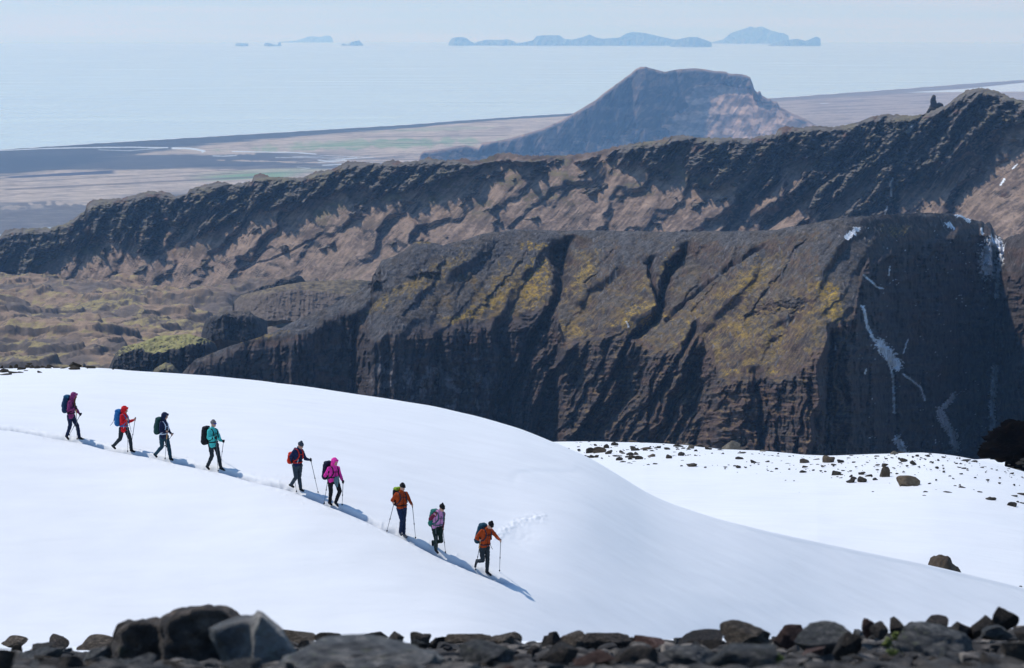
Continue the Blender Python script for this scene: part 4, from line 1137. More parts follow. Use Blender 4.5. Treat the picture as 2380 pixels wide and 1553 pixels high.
def rock_mesh(seed, hi=False, cuts=14, lo=0.42, hi_cut=0.80, rough=0.75):
    r = np.random.default_rng(seed)
    v, f = ICO4 if hi else ICO3
    p = v.copy()
    p[:, 0] *= 1.15
    for _ in range(cuts):
        n = r.normal(size=3); n /= np.linalg.norm(n)
        h = r.uniform(lo, hi_cut)
        d = p @ n - h
        p = p - np.outer(np.maximum(d, 0) * 0.96, n)
    o = r.uniform(0, 50, 3)
    dirn = p / (np.linalg.norm(p, axis=1, keepdims=True) + 1e-9)
    k = 0.10 * pn3(p * 1.7 + o, seed) + 0.055 * pn3(p * 4.3 + o, seed + 1) + 0.03 * pn3(p * 9.0 + o, seed + 2) + (0.018 * pn3(p * 19.0 + o, seed + 3) if hi else 0)
    p = p + dirn * (k * rough)[:, None]
    mn, mxx = p.min(0), p.max(0)
    p = (p - (mn + mxx) / 2) / ((mxx - mn) / 2)          # unit half sizes
    me = bpy.data.meshes.new('rock')
    me.from_pydata(p.tolist(), [], f)
    me.polygons.foreach_set('use_smooth', np.ones(len(f), bool))
    me.update()
    return me
ROCKS = [rock_mesh(900 + i) for i in range(18)]
JAG = [rock_mesh(1300 + i, True, cuts=12, lo=0.26, hi_cut=0.62, rough=0.38) for i in range(14)]
_used = {}
def rock(u, y, w, h, d, mat, which=None, tilt=0.0, name='rock', depth=None, yaw=None, mesh=None):
    """a rock whose picture box is centred on u,y; w,h in frame units at distance d"""
    k = d / FPX
    i = int(rng.integers(0, len(ROCKS))) if which is None else which
    base = mesh or ROCKS[i]
    key = (base.name, mat.name)
    if key not in _used:
        me = base.copy(); me.materials.append(mat); _used[key] = me
    o = bpy.data.objects.new(name, _used[key]); col.objects.link(o)
    x, yy, z = P(float(u), float(y), float(d))
    o.location = (x, yy, z)
    dep = (depth if depth is not None else 0.5 * (w + h) * 0.75)
    o.scale = (w * k / 2, dep * k / 2 * 1.1, h * k / 2)
    o.rotation_euler = (0.0, R(tilt), 0.0 if yaw is None else yaw)
    return o

ORD = ['nearest', 'second', 'third', 'fourth', 'fifth', 'sixth', 'seventh', 'eighth', 'ninth', 'tenth', 'eleventh', 'twelfth', 'thirteenth', 'fourteenth', 'fifteenth', 'sixteenth', 'seventeenth', 'eighteenth', 'nineteenth', 'twentieth',
       'twenty-first', 'twenty-second', 'twenty-third', 'twenty-fourth', 'twenty-fifth', 'twenty-sixth', 'twenty-seventh', 'twenty-eighth', 'twenty-ninth', 'thirtieth']
def label_by_landmark(items, marks, cat, group, place):
    """items: (obj,u,y,adj); marks: (phrase,u,y). each rock is told by its rank left or right of its closest landmark"""
    buckets = {}
    for it in items:
        o, u, y, adj = it
        mk = min(marks, key=lambda m: abs(m[1] - u) + 2.0 * abs(m[2] - y))
        side = 'left' if u < mk[1] else 'right'
        buckets.setdefault((mk[0], side), []).append((math.hypot(mk[1] - u, 2 * (mk[2] - y)), it))
    for (mk, side), L_ in buckets.items():
        L_.sort(key=lambda q: q[0])
        for r_, (_, (o, u, y, adj)) in enumerate(L_):
            tag(o, f'{adj} {place}, {ORD[min(r_, 29)]} {side} of the {mk}', cat, group)

# the rocks melting out of the sunlit field ---------------------------------------------------
def R1(c): return 1301.6 + .2083 * c[0], 991.7 + .2083 * c[1], .2083 * c[2], .2083 * c[3]
def R2(c): return 1859.4 + .2793 * c[0], 960.7 + .2793 * c[1], .2793 * c[2], .2793 * c[3]
fieldrocks = [R1(c) for c in [(335, 258, 100, 55), (545, 282, 85, 40), (525, 212, 65, 42), (610, 192, 80, 42), (690, 278, 60, 35), (880, 342, 95, 42),
              (670, 355, 80, 42), (710, 395, 80, 30), (770, 408, 50, 22), (805, 411, 40, 18), (1355, 302, 75, 45), (1195, 243, 70, 28), (1030, 270, 65, 25), (1105, 222, 50, 20), (1570, 209, 100, 25), (1655, 240, 80, 25), (1510, 267, 60, 30),
              (1470, 420, 120, 35), (1795, 263, 80, 18), (1815, 300, 38, 20), (2005, 352, 95, 42), (1990, 441, 60, 24), (2025, 291, 100, 16), (2155, 386, 75, 32), (2315, 386, 50, 20), (360, 325, 60, 26), (410, 325, 50, 22), (320, 333, 40, 16), (195, 185, 60, 18), (240, 178, 60, 20),
              (325, 176, 50, 24), (392, 202, 38, 22), (460, 184, 70, 14), (700, 172, 40, 16), (215, 265, 40, 10), (640, 322, 110, 14), (700, 300, 60, 12), (1660, 348, 40, 10), (1755, 317, 30, 8), (1520, 320, 60, 12), (1280, 283, 40, 13), (1365, 378, 40, 14), (1060, 412, 50, 16), (935, 434, 26, 8), (1155, 203, 30, 10), (1300, 258, 35, 18),
              (1375, 238, 50, 12), (1080, 258, 36, 20), (1265, 330, 26, 10), (1290, 385, 26, 7), (1320, 402, 30, 9), (820, 330, 110, 34), (790, 300, 90, 36), (850, 300, 60, 34), (785, 352, 60, 20), (950, 262, 60, 30), (1010, 240, 50, 12), (1070, 235, 40, 14), (105, 202, 30, 10), (465, 352, 28, 9), (1450, 314, 20, 8), (1720, 367, 22, 8), (1700, 431, 16, 6), (2190, 350, 40, 12),
              (2290, 376, 60, 8), (1440, 250, 60, 12)]]
fieldrocks += [R2(c) for c in [(335, 395, 62, 36), (300, 493, 82, 38), (425, 558, 80, 34), (448, 538, 50, 26), (515, 547, 74, 45), (970, 603, 70, 14), (705, 424, 50, 20), (865, 380, 65, 22), (832, 373, 34, 14), (942, 403, 58, 26),
              (640, 356, 46, 14), (628, 377, 26, 12), (520, 495, 62, 18), (570, 514, 62, 14), (628, 543, 48, 20), (28, 480, 70, 22), (845, 322, 60, 12), (1345, 610, 60, 18), (1230, 653, 75, 14), (1495, 653, 45, 11), (1590, 708, 98, 26), (1575, 698, 30, 10), (1780, 687, 70, 16), (1850, 670, 80, 26), (1765, 752, 85, 34), (1850, 745, 40, 14), (1815, 735, 30, 16),
              (1045, 652, 45, 12), (1035, 681, 36, 5), (1125, 636, 30, 4), (1290, 600, 30, 8), (1080, 585, 26, 8), (1447, 638, 24, 6), (145, 426, 26, 12), (188, 436, 36, 10), (275, 423, 36, 10), (42, 441, 50, 12), (447, 404, 30, 10), (480, 372, 22, 12), (135, 385, 64, 14), (120, 376, 26, 8), (410, 372, 40, 8), (345, 508, 28, 8), (312, 528, 24, 6), (340, 535, 30, 6),
              (560, 405, 30, 5), (645, 427, 50, 8), (780, 452, 30, 6), (808, 497, 30, 10), (735, 350, 36, 10), (975, 347, 32, 12), (1068, 349, 34, 12), (1090, 401, 30, 8), (1010, 367, 28, 6), (1190, 445, 14, 5), (1285, 408, 22, 5), (1380, 388, 90, 10), (1450, 394, 60, 10), (1325, 446, 40, 6), (1395, 461, 24, 6), (1515, 448, 34, 12), (1715, 495, 18, 8), (1765, 497, 40, 10), (1735, 460, 30, 8), (425, 520, 34, 18), (1835, 1440, 34, 14)]]
items = []
TINY = [f for f in fieldrocks if f[2] < 7.6]
for (u, y, w, h) in [f for f in fieldrocks if f[2] >= 7.6]:
    d = field_d(u, y + h * 0.45)[0]
    o = rock(u, y + h * 0.32, w * 1.08, h * 1.64, d, m_basalt, tilt=rng.uniform(-12, 12), yaw=rng.uniform(-.4, .4))
    adj = ('small ' if w < 9 else 'large ' if w > 19 else '') + ('flat' if h < 0.36 * w else 'rounded' if h < 0.6 * w else 'upright') + ' dark rock'
    items.append((o, u, y, adj))
marks = []
for nm, (u, y, w, h), mat, which, lab, mark, kw in [
    ('boulder', R1((1925, 202, 215, 100)), m_beige, 3, 'big tilted beige boulder on the skyline of the sunlit snow field', 'tilted beige boulder', dict(tilt=14)),
    ('boulder', R1((1460, 222, 80, 42)), m_beige, 5, 'blocky light brown boulder on the snow crest left of the big beige one', 'blocky light brown boulder', {}),
    ('boulder', R1((1545, 212, 90, 26)), m_brown, 8, 'low light brown rock touching the blocky boulder on the snow crest', None, {}),
    ('boulder', R1((1420, 195, 50, 26)), m_beige, 2, 'small pale round rock behind the blocky light brown boulder', None, {}),
    ('boulder', R1((1215, 335, 65, 56)), m_basalt, 7, 'dark cone shaped rock standing upright on the sunlit snow', 'dark cone shaped rock', {}),
    ('boulder', R1((1020, 321, 85, 40)), m_brown, 9, 'olive brown dome shaped rock left of the dark cone shaped rock', 'olive brown dome rock', {}),
    ('boulder', R1((440, 254, 150, 66)), m_brown, 4, 'wide brown rock with a sloping top at the left of the snow field', 'wide brown sloping rock', dict(tilt=-4)),
    ('boulder', R1((835, 247, 102, 52)), m_basalt, 6, 'large dark humped rock left of centre on the field by a tan slab', 'large dark humped rock', {}),
    ('boulder', R1((950, 242, 120, 26)), m_brown, 10, 'long thin tan slab lying right of the large dark humped rock', None, dict(tilt=-8)),
    ('boulder', R1((1320, 205, 115, 26)), m_basalt, 11, 'long flat dark rock on the snow crest left of the blocky boulder', None, {}),
    ('boulder', R1((820, 160, 95, 22)), m_brown, 12, 'long flat brown rock on the snow crest above the large humped rock', None, {}),
    ('boulder', R1((915, 180, 80, 18)), m_brown, 13, 'low brown rock on the snow crest, second from the flat brown one', None, {}),
    ('boulder', R1((2262, 272, 66, 30)), m_beige, 14, 'small beige rock on the snow crest right of the big tilted boulder', None, {}),
    ('boulder', R2((240, 381, 100, 72)), m_brown, 0, 'light brown round boulder on the crest of the sunlit snow field', 'light brown round boulder', {}),
    ('boulder', R2((40, 396, 82, 44)), m_basalt, 1, 'dark humped rock left of the light brown round boulder', None, {}),
    ('boulder', R2((705, 481, 80, 94)), m_brown, 15, 'upright dark boulder taller than wide with a shadow on its right', 'upright dark boulder', {}),
    ('boulder', R2((905, 561, 198, 96)), m_brown, 16, 'large blocky flat topped dark boulder alone on the open snow', 'blocky flat topped boulder', dict(tilt=3)),
    ('boulder', R2((785, 328, 62, 34)), m_beige, 17, 'light brown round rock on the skyline above the upright dark boulder', 'light brown skyline rock', {}),
]:
    d = field_d(u, y + h * 0.42)[0]
    o = rock(u, y + h * 0.32, w * 1.08, h * 1.64, d, mat, which=which, name=nm, **kw)
    tag(o, lab, 'rock', 'rocks on the sunlit snow field')
    if mark: marks.append((mark, u, y))
label_by_landmark(items, marks, 'rock', 'rocks on the sunlit snow field', 'on sunlit snow')
# the big boulder half hidden behind the slope crest
bme = rock_mesh(83, True, cuts=6, lo=0.68, hi_cut=0.95, rough=0.9)
o = rock(2196, 1337, 84, 100, 121.0, m_brown, name='boulder', mesh=bme, tilt=4, depth=80)
tag(o, 'big dark brown boulder half hidden behind the edge of the hikers slope', 'rock')

def stone_scatter(name, n, fn, mat, kind='stuff'):
    """very small stones nobody could count, one object"""
    v, f = _ico(3)
    r = np.random.default_rng(5)
    shapes = []
    for _ in range(8):
        p = v.copy()
        for _ in range(9):
            n_ = r.normal(size=3); n_ /= np.linalg.norm(n_)
            p = p - np.outer(np.maximum(p @ n_ - r.uniform(.35, .75), 0), n_)
        shapes.append(p)
    V, F = [], []
    k = 0
    for _ in range(n):
        (x, y, z), s = fn(r)
        sc3 = np.array([s * r.uniform(.8, 1.8), s, s * r.uniform(.35, .7)])
        a_ = r.uniform(0, 6.28); q_ = shapes[int(r.integers(0, 8))] * sc3 * 1.3
        p = np.stack([q_[:, 0] * math.cos(a_) - q_[:, 1] * math.sin(a_), q_[:, 0] * math.sin(a_) + q_[:, 1] * math.cos(a_), q_[:, 2]], 1) + np.array([x, y, z])
        V.append(p); F.append(np.array(f) + k); k += len(v)
    me = bpy.data.meshes.new(name)
    me.from_pydata(np.vstack(V).tolist(), [], np.vstack(F).tolist())
    o = link(name, me, mat)
    return tag(o, kind=kind)
def _fs(r):
    if TINY:
        u, y, w, h = TINY.pop(); d = field_d(u, y)[0]; x, yy, z = P(u, y, d)
        return (x, yy, z), w * d / FPX / 2.6
    u = r.uniform(1290, 2390)
    ytop = np.interp(u, [p[0] for p in FIELD], [p[1] for p in FIELD])
    y = ytop + 2 + abs(r.normal(0, 1)) * (22 if u < 1750 else 30)
    y = min(y, ytop + (90 if u > 1800 else 62))
    d = field_d(u, y)[0]
    x, yy, z = P(u, y, d)
    return (x, yy, z), r.choice([0.03, 0.05, 0.08])
stone_scatter('gravel', 420, _fs, m_basalt)

# rocks on the crest at the far left of the hikers' slope --------------------------------------
items = []; marks = []
for (cx, cy, w, h, lab) in [(350, 823, 54, 20, 'dark humped rock on the snow crest, highest of those at the far left'), (345, 842, 50, 15, 'flat dark rock just in front of the humped rock at the far left crest'), (235, 832, 30, 12, None), (420, 836, 45, 8, None), (183, 860, 28, 8, None),
                            (20, 855, 40, 18, None), (50, 838, 22, 16, None), (75, 832, 18, 14, None), (100, 844, 40, 12, None), (128, 834, 22, 14, None), (150, 836, 24, 14, None), (172, 838, 26, 12, None), (200, 836, 30, 12, None), (225, 838, 30, 9, None), (265, 838, 34, 5, None), (300, 840, 40, 4, None), (22, 872, 60, 8, None), (62, 862, 50, 8, None), (95, 862, 26, 5, None), (137, 822, 26, 6, None), (527, 846, 12, 4, None), (-20, 850, 40, 16, None), (410, 841, 12, 4, None), (390, 834, 14, 3, None), (120, 855, 20, 4, None), (8, 838, 16, 12, None)]:
    u, y, w, h = .5 * cx, 433.9 + .5 * cy, .5 * w, .5 * h
    d = slope_d(u, y + h * 0.45)[0]
    d = min(d, 126.0)
    o = rock(u, y + 0.3 * h, w * 1.1, h * 1.7, d, m_basalt, tilt=rng.uniform(-8, 8), yaw=rng.uniform(-.4, .4))
    if lab:
        tag(o, lab, 'rock', 'rocks on the far left snow crest')
        if 'humped rock on' in lab: marks.append(('dark humped rock', u, y))
    else:
        items.append((o, u, y, ('small ' if w < 14 else '') + 'dark rock'))
label_by_landmark(items, marks, 'rock', 'rocks on the far left snow crest', 'on the left crest')

# the black lava crag at the right edge --------------------------------------------------------
def build_crag():
    v, f = ICO4
    D0 = 236.0
    p = v.copy()
    o_ = np.array([3.1, 8.8, 1.2])
    n = 0.30 * pn3(p * 1.4 + o_, 3) + 0.26 * pn3(p * 3.3 + o_, 4) + 0.20 * (1 - 2 * np.abs(pn3(p * 6.5 + o_, 5))) + 0.11 * (1 - 2 * np.abs(pn3(p * 13 + o_, 6))) + 0.07 * pn3(p * 27 + o_, 7)
    p = p * (1 + n)[:, None]
    k = D0 / FPX
    p = p * np.array([92, 70, 62]) * k
    p[:, 2] = np.where(p[:, 2] > 0, p[:, 2], p[:, 2] * 0.8)
    me = bpy.data.meshes.new('lava_crag'); me.from_pydata(p.tolist(), [], f)
    me.polygons.foreach_set('use_smooth', np.ones(len(f), bool)); me.update()
    o = link('lava_crag', me, rock_mat('lava', (0.003, 0.003, 0.003), (0.007, 0.006, 0.006), (0.018, 0.013, 0.010), scale=0.9, bump=0.3))
    me.materials[0].node_tree.nodes['Principled BSDF'].inputs['Specular IOR Level'].default_value = 0.03
    x, y, z = P(2398.0, 1036.0, D0)
    o.location = (x, y, z)
    tag(o, 'rough black lava crag at the right edge behind the snow field', 'rock')
    items = []
    for (u, y, w, h) in [(2371, 1075, 22, 9), (2379, 1068, 16, 8), (2352, 1086, 12, 4), (2334, 1089, 10, 3), (2368, 1091, 14, 4), (2345, 1080, 9, 3), (2384, 1083, 16, 6)]:
        o = rock(u, y, w, h, 222, m_basalt)
        items.append((o, u, y, 'small dark rock'))
    label_by_landmark(items, [('black lava crag base', 2360, 1080)], 'rock', 'rocks below the lava crag', 'in patchy snow')
build_crag()

# ------------------------------------------------------------------ the moraine in front of the camera
def mor_y(u): return curve(np.atleast_1d(u).astype(float), [(-400, 1528), (0, 1518), (250, 1514), (700, 1500), (1250, 1497), (1700, 1488), (2000, 1474), (2250, 1466), (2380, 1462), (2900, 1440)]) if np.ndim(u) else float(np.interp(u, [-400, 0, 250, 700, 1250, 1700, 2000, 2250, 2380, 2900], [1528, 1518, 1514, 1500, 1497, 1488, 1474, 1466, 1462, 1440]))
def mor_row(u, d):
    """row of the moraine surface at distance d: 13 m is its brow, 4 m the bottom of the frame"""
    yt = mor_y(u)
    return yt + 3 + (1600 - yt) * np.clip((12.5 - d) / 8.5, -0.02, 1.4) ** 1.3 if np.ndim(d) or d < 12.5 else yt + 3
def build_moraine():
    u = np.arange(-600, 3000, 6.0)
    d = np.concatenate([np.linspace(1.6, 3.6, 10)[:-1], np.linspace(3.6, 12.5, 150)])[:, None]
    yt = np.interp(u, [-400, 0, 250, 700, 1250, 1700, 2000, 2250, 2380, 2900], [1528, 1518, 1514, 1500, 1497, 1488, 1474, 1466, 1462, 1440])
    Y = yt + 3 + (1600 - yt) * (np.clip((12.5 - d) / 8.5, 0, 1.4)) ** 1.3
    U = np.broadcast_to(u, Y.shape); D = d + 0 * u
    X, YY, Z = P(U, Y, D)
    Z = np.where(D < 3.6, np.minimum(Z, EYE - 0.6 - 0.15 * D), Z)
    Z = Z - 0.02 + 0.02 * fbm(X / 0.35, YY / 0.35, 901, 4, 0.6) + 0.012 * fbm(X / 0.06, YY / 0.06, 902, 3)
    # brow drops to the snow behind
    xb = X[-1] * (1 + np.linspace(0, 1, 12)[1:, None] * 0.5); yb = YY[-1] + np.linspace(0, 1, 12)[1:, None] * 6.5; zb = Z[-1] - (np.linspace(0, 1, 12)[1:, None]) ** 1.2 * 2.6
    X = np.vstack([X, xb]); YY = np.vstack([YY, yb + 0 * xb]); Z = np.vstack([Z, zb])
    c = mix(np.broadcast_to(np.array([0.022, 0.021, 0.021]), X.shape + (3,)).copy(), (0.07, 0.06, 0.052), ss(-0.2, 0.6, fbm(X / 0.08, YY / 0.08, 903, 3)))
    tag(link('moraine', grid_mesh('moraine', X, YY, Z, c), terrain_mat('moraine_grit', 30.0, 0.5, 0.01)), kind='structure')
build_moraine()

FG = [  # name, u, y centre, width, height, distance, material, mesh, tilt, label, landmark
    ('boulder', 338, 1500, 160, 124, 8.9, m_fg_dark, 0, 0, 'dark brown boulder, the left shoulder of the big one in the foreground', None),
    ('boulder', 34, 1485, 58, 13, 20, m_fg_brown, 5, 0, 'flat brown stone on the near snow at the far left', 'flat stone at far left'),
    ('boulder', 137, 1484, 50, 22, 18, m_fg_dark, 2, 0, 'dark round stone on the near snow, second from the left edge', 'dark round near stone'),
    ('boulder', 226, 1489, 92, 24, 17, m_fg_brown, 5, 0, 'wide flat brown stone on the near snow left of the big boulder', 'wide flat brown stone'),
    ('boulder', 8, 1542, 48, 80, 5.2, m_fg_dark, 7, 12, 'dark pointed rock cut by the left edge of the view', None),
    ('boulder', 112, 1505, 82, 30, 12, m_fg_dark, 6, 0, 'black humped rock below the dark round stone at the left', None),
    ('boulder', 90, 1519, 98, 30, 9.5, m_fg_grey, 9, 0, 'dull grey rounded rock in the left corner of the foreground', 'dull grey rounded rock'),
    ('boulder', 226, 1520, 84, 36, 8.5, m_fg_grey, 10, -18, 'pale grey slab leaning against the big boulder from the left', None),
    ('boulder', 150, 1540, 90, 40, 6.5, m_fg_dark, 11, 0, 'dark rounded rock at the lower left among small pebbles', None),
    ('boulder', 318, 1545, 96, 40, 6.0, m_fg_grey, 13, -10, 'light grey rock at the foot of the big dark boulder', None),
    ('boulder', 412, 1552, 70, 34, 5.8, m_fg_dark, 14, 0, 'small black rock at the bottom below the big boulder', None),
    ('boulder', 690, 1480, 92, 32, 13, m_fg_brown, 8, 0, 'brown flat topped rock right behind the pointed grey slab', 'brown flat topped rock'),
    ('boulder', 765, 1477, 70, 24, 13, m_fg_dark, 15, 6, 'black slab of rock on the moraine brow left of centre', 'black slab on the brow'),
    ('boulder', 872, 1475, 56, 20, 13, m_fg_dark, 16, -10, 'black wedge shaped rock pointing right on the moraine brow', 'black wedge on the brow'),
    ('boulder', 917, 1484, 44, 28, 12, m_fg_dark, 4, 0, 'small rough black rock between the wedge and the round rock', None),
    ('boulder', 978, 1483, 48, 36, 11.5, m_fg_dark, 0, 0, 'round black rock on the moraine brow near the centre', 'round black rock on the brow'),
    ('boulder', 972, 1498, 40, 28, 9.5, m_fg_grey, 3, 0, 'grey round stone in front of the round black rock', None),
    ('boulder', 1030, 1489, 62, 32, 12, m_fg_dark, 5, 0, 'black pitted rock between the round rock and the long tan one', None),
    ('boulder', 1090, 1487, 128, 38, 12, m_fg_brown, 12, 0, 'long tan rock with a level top on the moraine brow', 'long tan rock'),
    ('boulder', 1178, 1486, 70, 36, 12, m_fg_brown, 9, 0, 'tan rock with a bulging top right of the long tan one', None),
    ('boulder', 835, 1528, 390, 92, 6.6, m_fg_grey, 17, 0, 'very large smooth light grey rock low in the centre foreground', 'largest light grey rock'),
    ('boulder', 1134, 1524, 128, 66, 7.0, m_fg_grey, 1, 0, 'dark grey rounded rock right of the very large light one', 'dark grey rounded rock'),
    ('boulder', 1281, 1482, 40, 34, 11, m_fg_dark, 15, 0, 'small dark block with a flat top standing on the brow', 'small dark block'),
    ('boulder', 1338, 1484, 74, 30, 11, m_fg_brown, 2, 0, 'brown rounded rock right of the small dark block', None),
    ('boulder', 1410, 1487, 124, 44, 10.5, m_fg_dark, 6, 0, 'broad dark dome shaped rock in the middle of the brow', 'broad dark dome'),
    ('boulder', 1508, 1491, 74, 28, 10.5, m_fg_red, 7, 0, 'reddish brown low rock right of the broad dark dome', 'reddish brown low rock'),
    ('boulder', 1630, 1488, 104, 34, 10, m_fg_dark, 11, -4, 'dark sloping rock left of the square brown block', None),
    ('boulder', 1733, 1474, 118, 52, 9.5, m_fg_brown, 16, 6, 'square edged brown block with a raised left corner', 'square edged brown block'),
    ('boulder', 1303, 1522, 86, 56, 7.5, m_fg_dark, 13, 0, 'blue black upright rock low in the foreground right of centre', 'blue black upright rock'),
    ('boulder', 1382, 1530, 100, 50, 6.8, m_fg_red, 14, 0, 'purplish brown rock beside the blue black upright rock', None),
    ('boulder', 1480, 1526, 100, 54, 6.8, m_fg_dark, 10, 0, 'dark angular rock below the reddish brown low rock', None),
    ('boulder', 1600, 1524, 120, 46, 6.6, m_fg_grey, 8, 0, 'grey rock with a worn top left of the blue grey dome', None),
    ('boulder', 1724, 1530, 160, 66, 6.0, m_fg_grey, 0, 0, 'large blue grey dome shaped rock below the square brown block', 'blue grey dome rock'),
    ('boulder', 1838, 1466, 84, 38, 10, m_fg_red, 3, -8, 'rusty red rock on the brow right of the square block', 'rusty red rock'),
    ('boulder', 1914, 1482, 136, 70, 8.4, m_fg_grey, 4, -8, 'large lichen spotted grey rock beside the rusty red one', 'lichen spotted rock'),
    ('boulder', 1968, 1506, 62, 80, 7.6, m_fg_dark, 5, 0, 'black upright rock against the lichen spotted grey one', None),
    ('boulder', 2017, 1452, 28, 34, 9.6, m_fg_red, 7, 0, 'small reddish peaked stone on the brow', 'small reddish peaked stone'),
    ('boulder', 2042, 1460, 44, 30, 9.4, m_fg_dark, 12, 0, 'dark low stone right of the small reddish peaked one', None),
    ('boulder', 2087, 1455, 42, 40, 9.4, m_fg_dark, 13, 10, 'dark peaked stone left of the big round grey boulder', 'dark peaked stone'),
    ('boulder', 2122, 1459, 36, 30, 9.2, m_fg_brown, 14, 0, 'small brown stone between two dark peaked stones', None),
    ('boulder', 2176, 1452, 56, 40, 9.6, m_fg_dark, 6, 0, 'dark peaked stone behind the big round grey boulder', None),
    ('boulder', 2174, 1492, 186, 92, 8.0, m_fg_grey, 9, 2, 'big round grey boulder at the right of the foreground', 'big round grey boulder'),
    ('boulder', 2240, 1460, 70, 40, 9.4, m_fg_dark, 11, -10, 'dark rock rising to the right behind the round grey boulder', None),
    ('boulder', 2284, 1447, 54, 40, 9.4, m_fg_dark, 15, 0, 'dark rough rock just left of the tall pointed one', None),
    ('boulder', 2333, 1442, 62, 66, 8.8, m_fg_dark, 7, 6, 'tall pointed dark rock near the right edge of the foreground', 'pointed dark rock'),
    ('boulder', 2318, 1463, 74, 26, 8.4, m_fg_grey, 8, 0, 'pale grey flat stone under the tall pointed dark rock', None),
    ('boulder', 2362, 1514, 74, 56, 6.6, m_fg_brown, 1, 0, 'beige rock at the right edge near the bottom', 'beige rock at the right edge'),
    ('boulder', 2384, 1472, 56, 46, 8.6, m_fg_dark, 2, 0, 'dark rock cut by the right edge under the pointed one', None),
    ('boulder', 560, 1545, 90, 34, 5.6, m_fg_grey, 16, -14, 'light streaked slab at the bottom between the two big boulders', None),
]
marks = [('two humped boulder', 440, 1480), ('pointed grey slab', 600, 1490)]
BIG = [rock_mesh(950 + i, True, cuts=13, lo=0.45, hi_cut=0.82) for i in range(6)]
for i, (nm, u, y, w, h, d, mat, which, tilt, lab, mark) in enumerate(FG):
    o = rock(u, y + (0.55 * h if d > 15 else 0.25 * h if h < 45 else 0.08 * h), w * 1.05, h * (2.1 if d > 15 else 1.5 if h < 45 else 1.16), d, mat, which=which, tilt=tilt, name=nm, mesh=(rock_mesh(61, True, cuts=7, lo=0.6, hi_cut=0.9, rough=1.5) if w > 300 else BIG[i % 6]) if w > 110 else (JAG[i % 14] if i % 3 and d < 15 else None), depth=w * 0.8)
    tag(o, lab, 'rock', 'rocks on the moraine in the foreground')
    if mark: marks.append((mark, u, y))

def fg_pt(u, y, d):
    x, yy, z = P(float(u), float(y), float(d)); return Vector((x, yy, z))
def hull_union(name, hulls, org, mat, voxel, seed, wr, wsc):
    bm = bmesh.new()
    for pts in hulls:
        vs = [bm.verts.new(Vector(p) - org) for p in pts]
        r_ = bmesh.ops.convex_hull(bm, input=vs)
        bmesh.ops.delete(bm, geom=[g for g in r_['geom_interior'] if isinstance(g, bmesh.types.BMVert)], context='VERTS')
    o = fused(name, bm, mat, None, voxel, 3, wr, wsc, seed)
    o.location = org
    return o
# big two humped boulder
org = fg_pt(430, 1553, 8.6)
def outl(pts, d, th, inset=0.8):
    c = (sum(p[0] for p in pts) / len(pts), sum(p[1] for p in pts) / len(pts))
    a = [fg_pt(p[0], p[1], d + 0.0) for p in pts]
    f_ = [fg_pt(c[0] + (p[0] - c[0]) * inset, c[1] + (p[1] - c[1]) * inset, d - th * 0.5) for p in pts]
    g_ = [fg_pt(c[0] + (p[0] - c[0]) * inset, c[1] + (p[1] - c[1]) * inset, d + th * 0.5) for p in pts]
    return a + f_ + g_
o = hull_union('boulder', [outl([(252, 1560), (262, 1500), (275, 1462), (300, 1441), (330, 1438), (368, 1446), (420, 1500), (430, 1570)], 8.9, 0.30),
                           outl([(360, 1570), (366, 1450), (372, 1434), (400, 1421), (440, 1410), (470, 1406.5), (515, 1406.5), (545, 1418), (565, 1432), (590, 1470), (600, 1570)], 8.8, 0.40)], org, m_fg_dark, 0.011, 31, 0.022, 17.0)
tag(o, 'big dark two humped boulder, the largest rock of the foreground', 'rock', 'rocks on the moraine in the foreground')
org = fg_pt(590, 1553, 7.4)
o = hull_union('boulder', [outl([(476, 1458), (500, 1452), (540, 1440), (572, 1430), (590, 1438), (640, 1470), (680, 1570), (545, 1590), (520, 1520)], 7.35, 0.20),
                           outl([(572, 1470), (590, 1436), (597, 1417), (606, 1421), (640, 1452), (672, 1482), (690, 1520), (706, 1575), (580, 1575)], 7.3, 0.20)], org, m_fg_grey, 0.009, 37, 0.012, 15.0)
tag(o, 'pointed grey slab of rock leaning on the big dark boulder', 'rock', 'rocks on the moraine in the foreground')

items = []
r_ = np.random.default_rng(12)
for k in range(132):
    u = r_.uniform(-10, 2390); d = r_.uniform(5.0, 12.2)
    w = r_.uniform(26, 62) * (8.5 / d) ** 0.6
    h = w * r_.uniform(0.45, 0.85)
    y = mor_row(u, d) - h * 0.14
    if y - h / 2 > 1556: continue
    mt = [m_fg_dark, m_fg_grey, m_fg_brown, m_fg_dark, m_fg_red, m_fg_grey, m_fg_dark, m_fg_brown, m_fg_grey][int(r_.integers(0, 9))]
    o = rock(u, y, w * 1.15, h * 1.2, d, mt, tilt=r_.uniform(-30, 30), yaw=r_.uniform(-1.5, 1.5), mesh=JAG[k % 14])
    cl = {'dark_fore_rock': 'dark', 'grey_fore_rock': 'grey', 'brown_fore_rock': 'brown', 'red_fore_rock': 'reddish'}[mt.name]
    items.append((o, u, y, ('small ' if w < 36 else '') + cl + ' rock'))
label_by_landmark(items, marks, 'rock', 'rocks on the moraine in the foreground', 'in the foreground')
def _fg(r):
    u = r.uniform(-20, 2400); d = r.uniform(4.2, 12.4)
    y = mor_row(u, d)
    x, yy, z = P(u, y, d)
    return (x, yy, z), r.choice([0.012, 0.018, 0.028, 0.036])
stone_scatter('gravel', 2300, _fg, m_fg_mix)
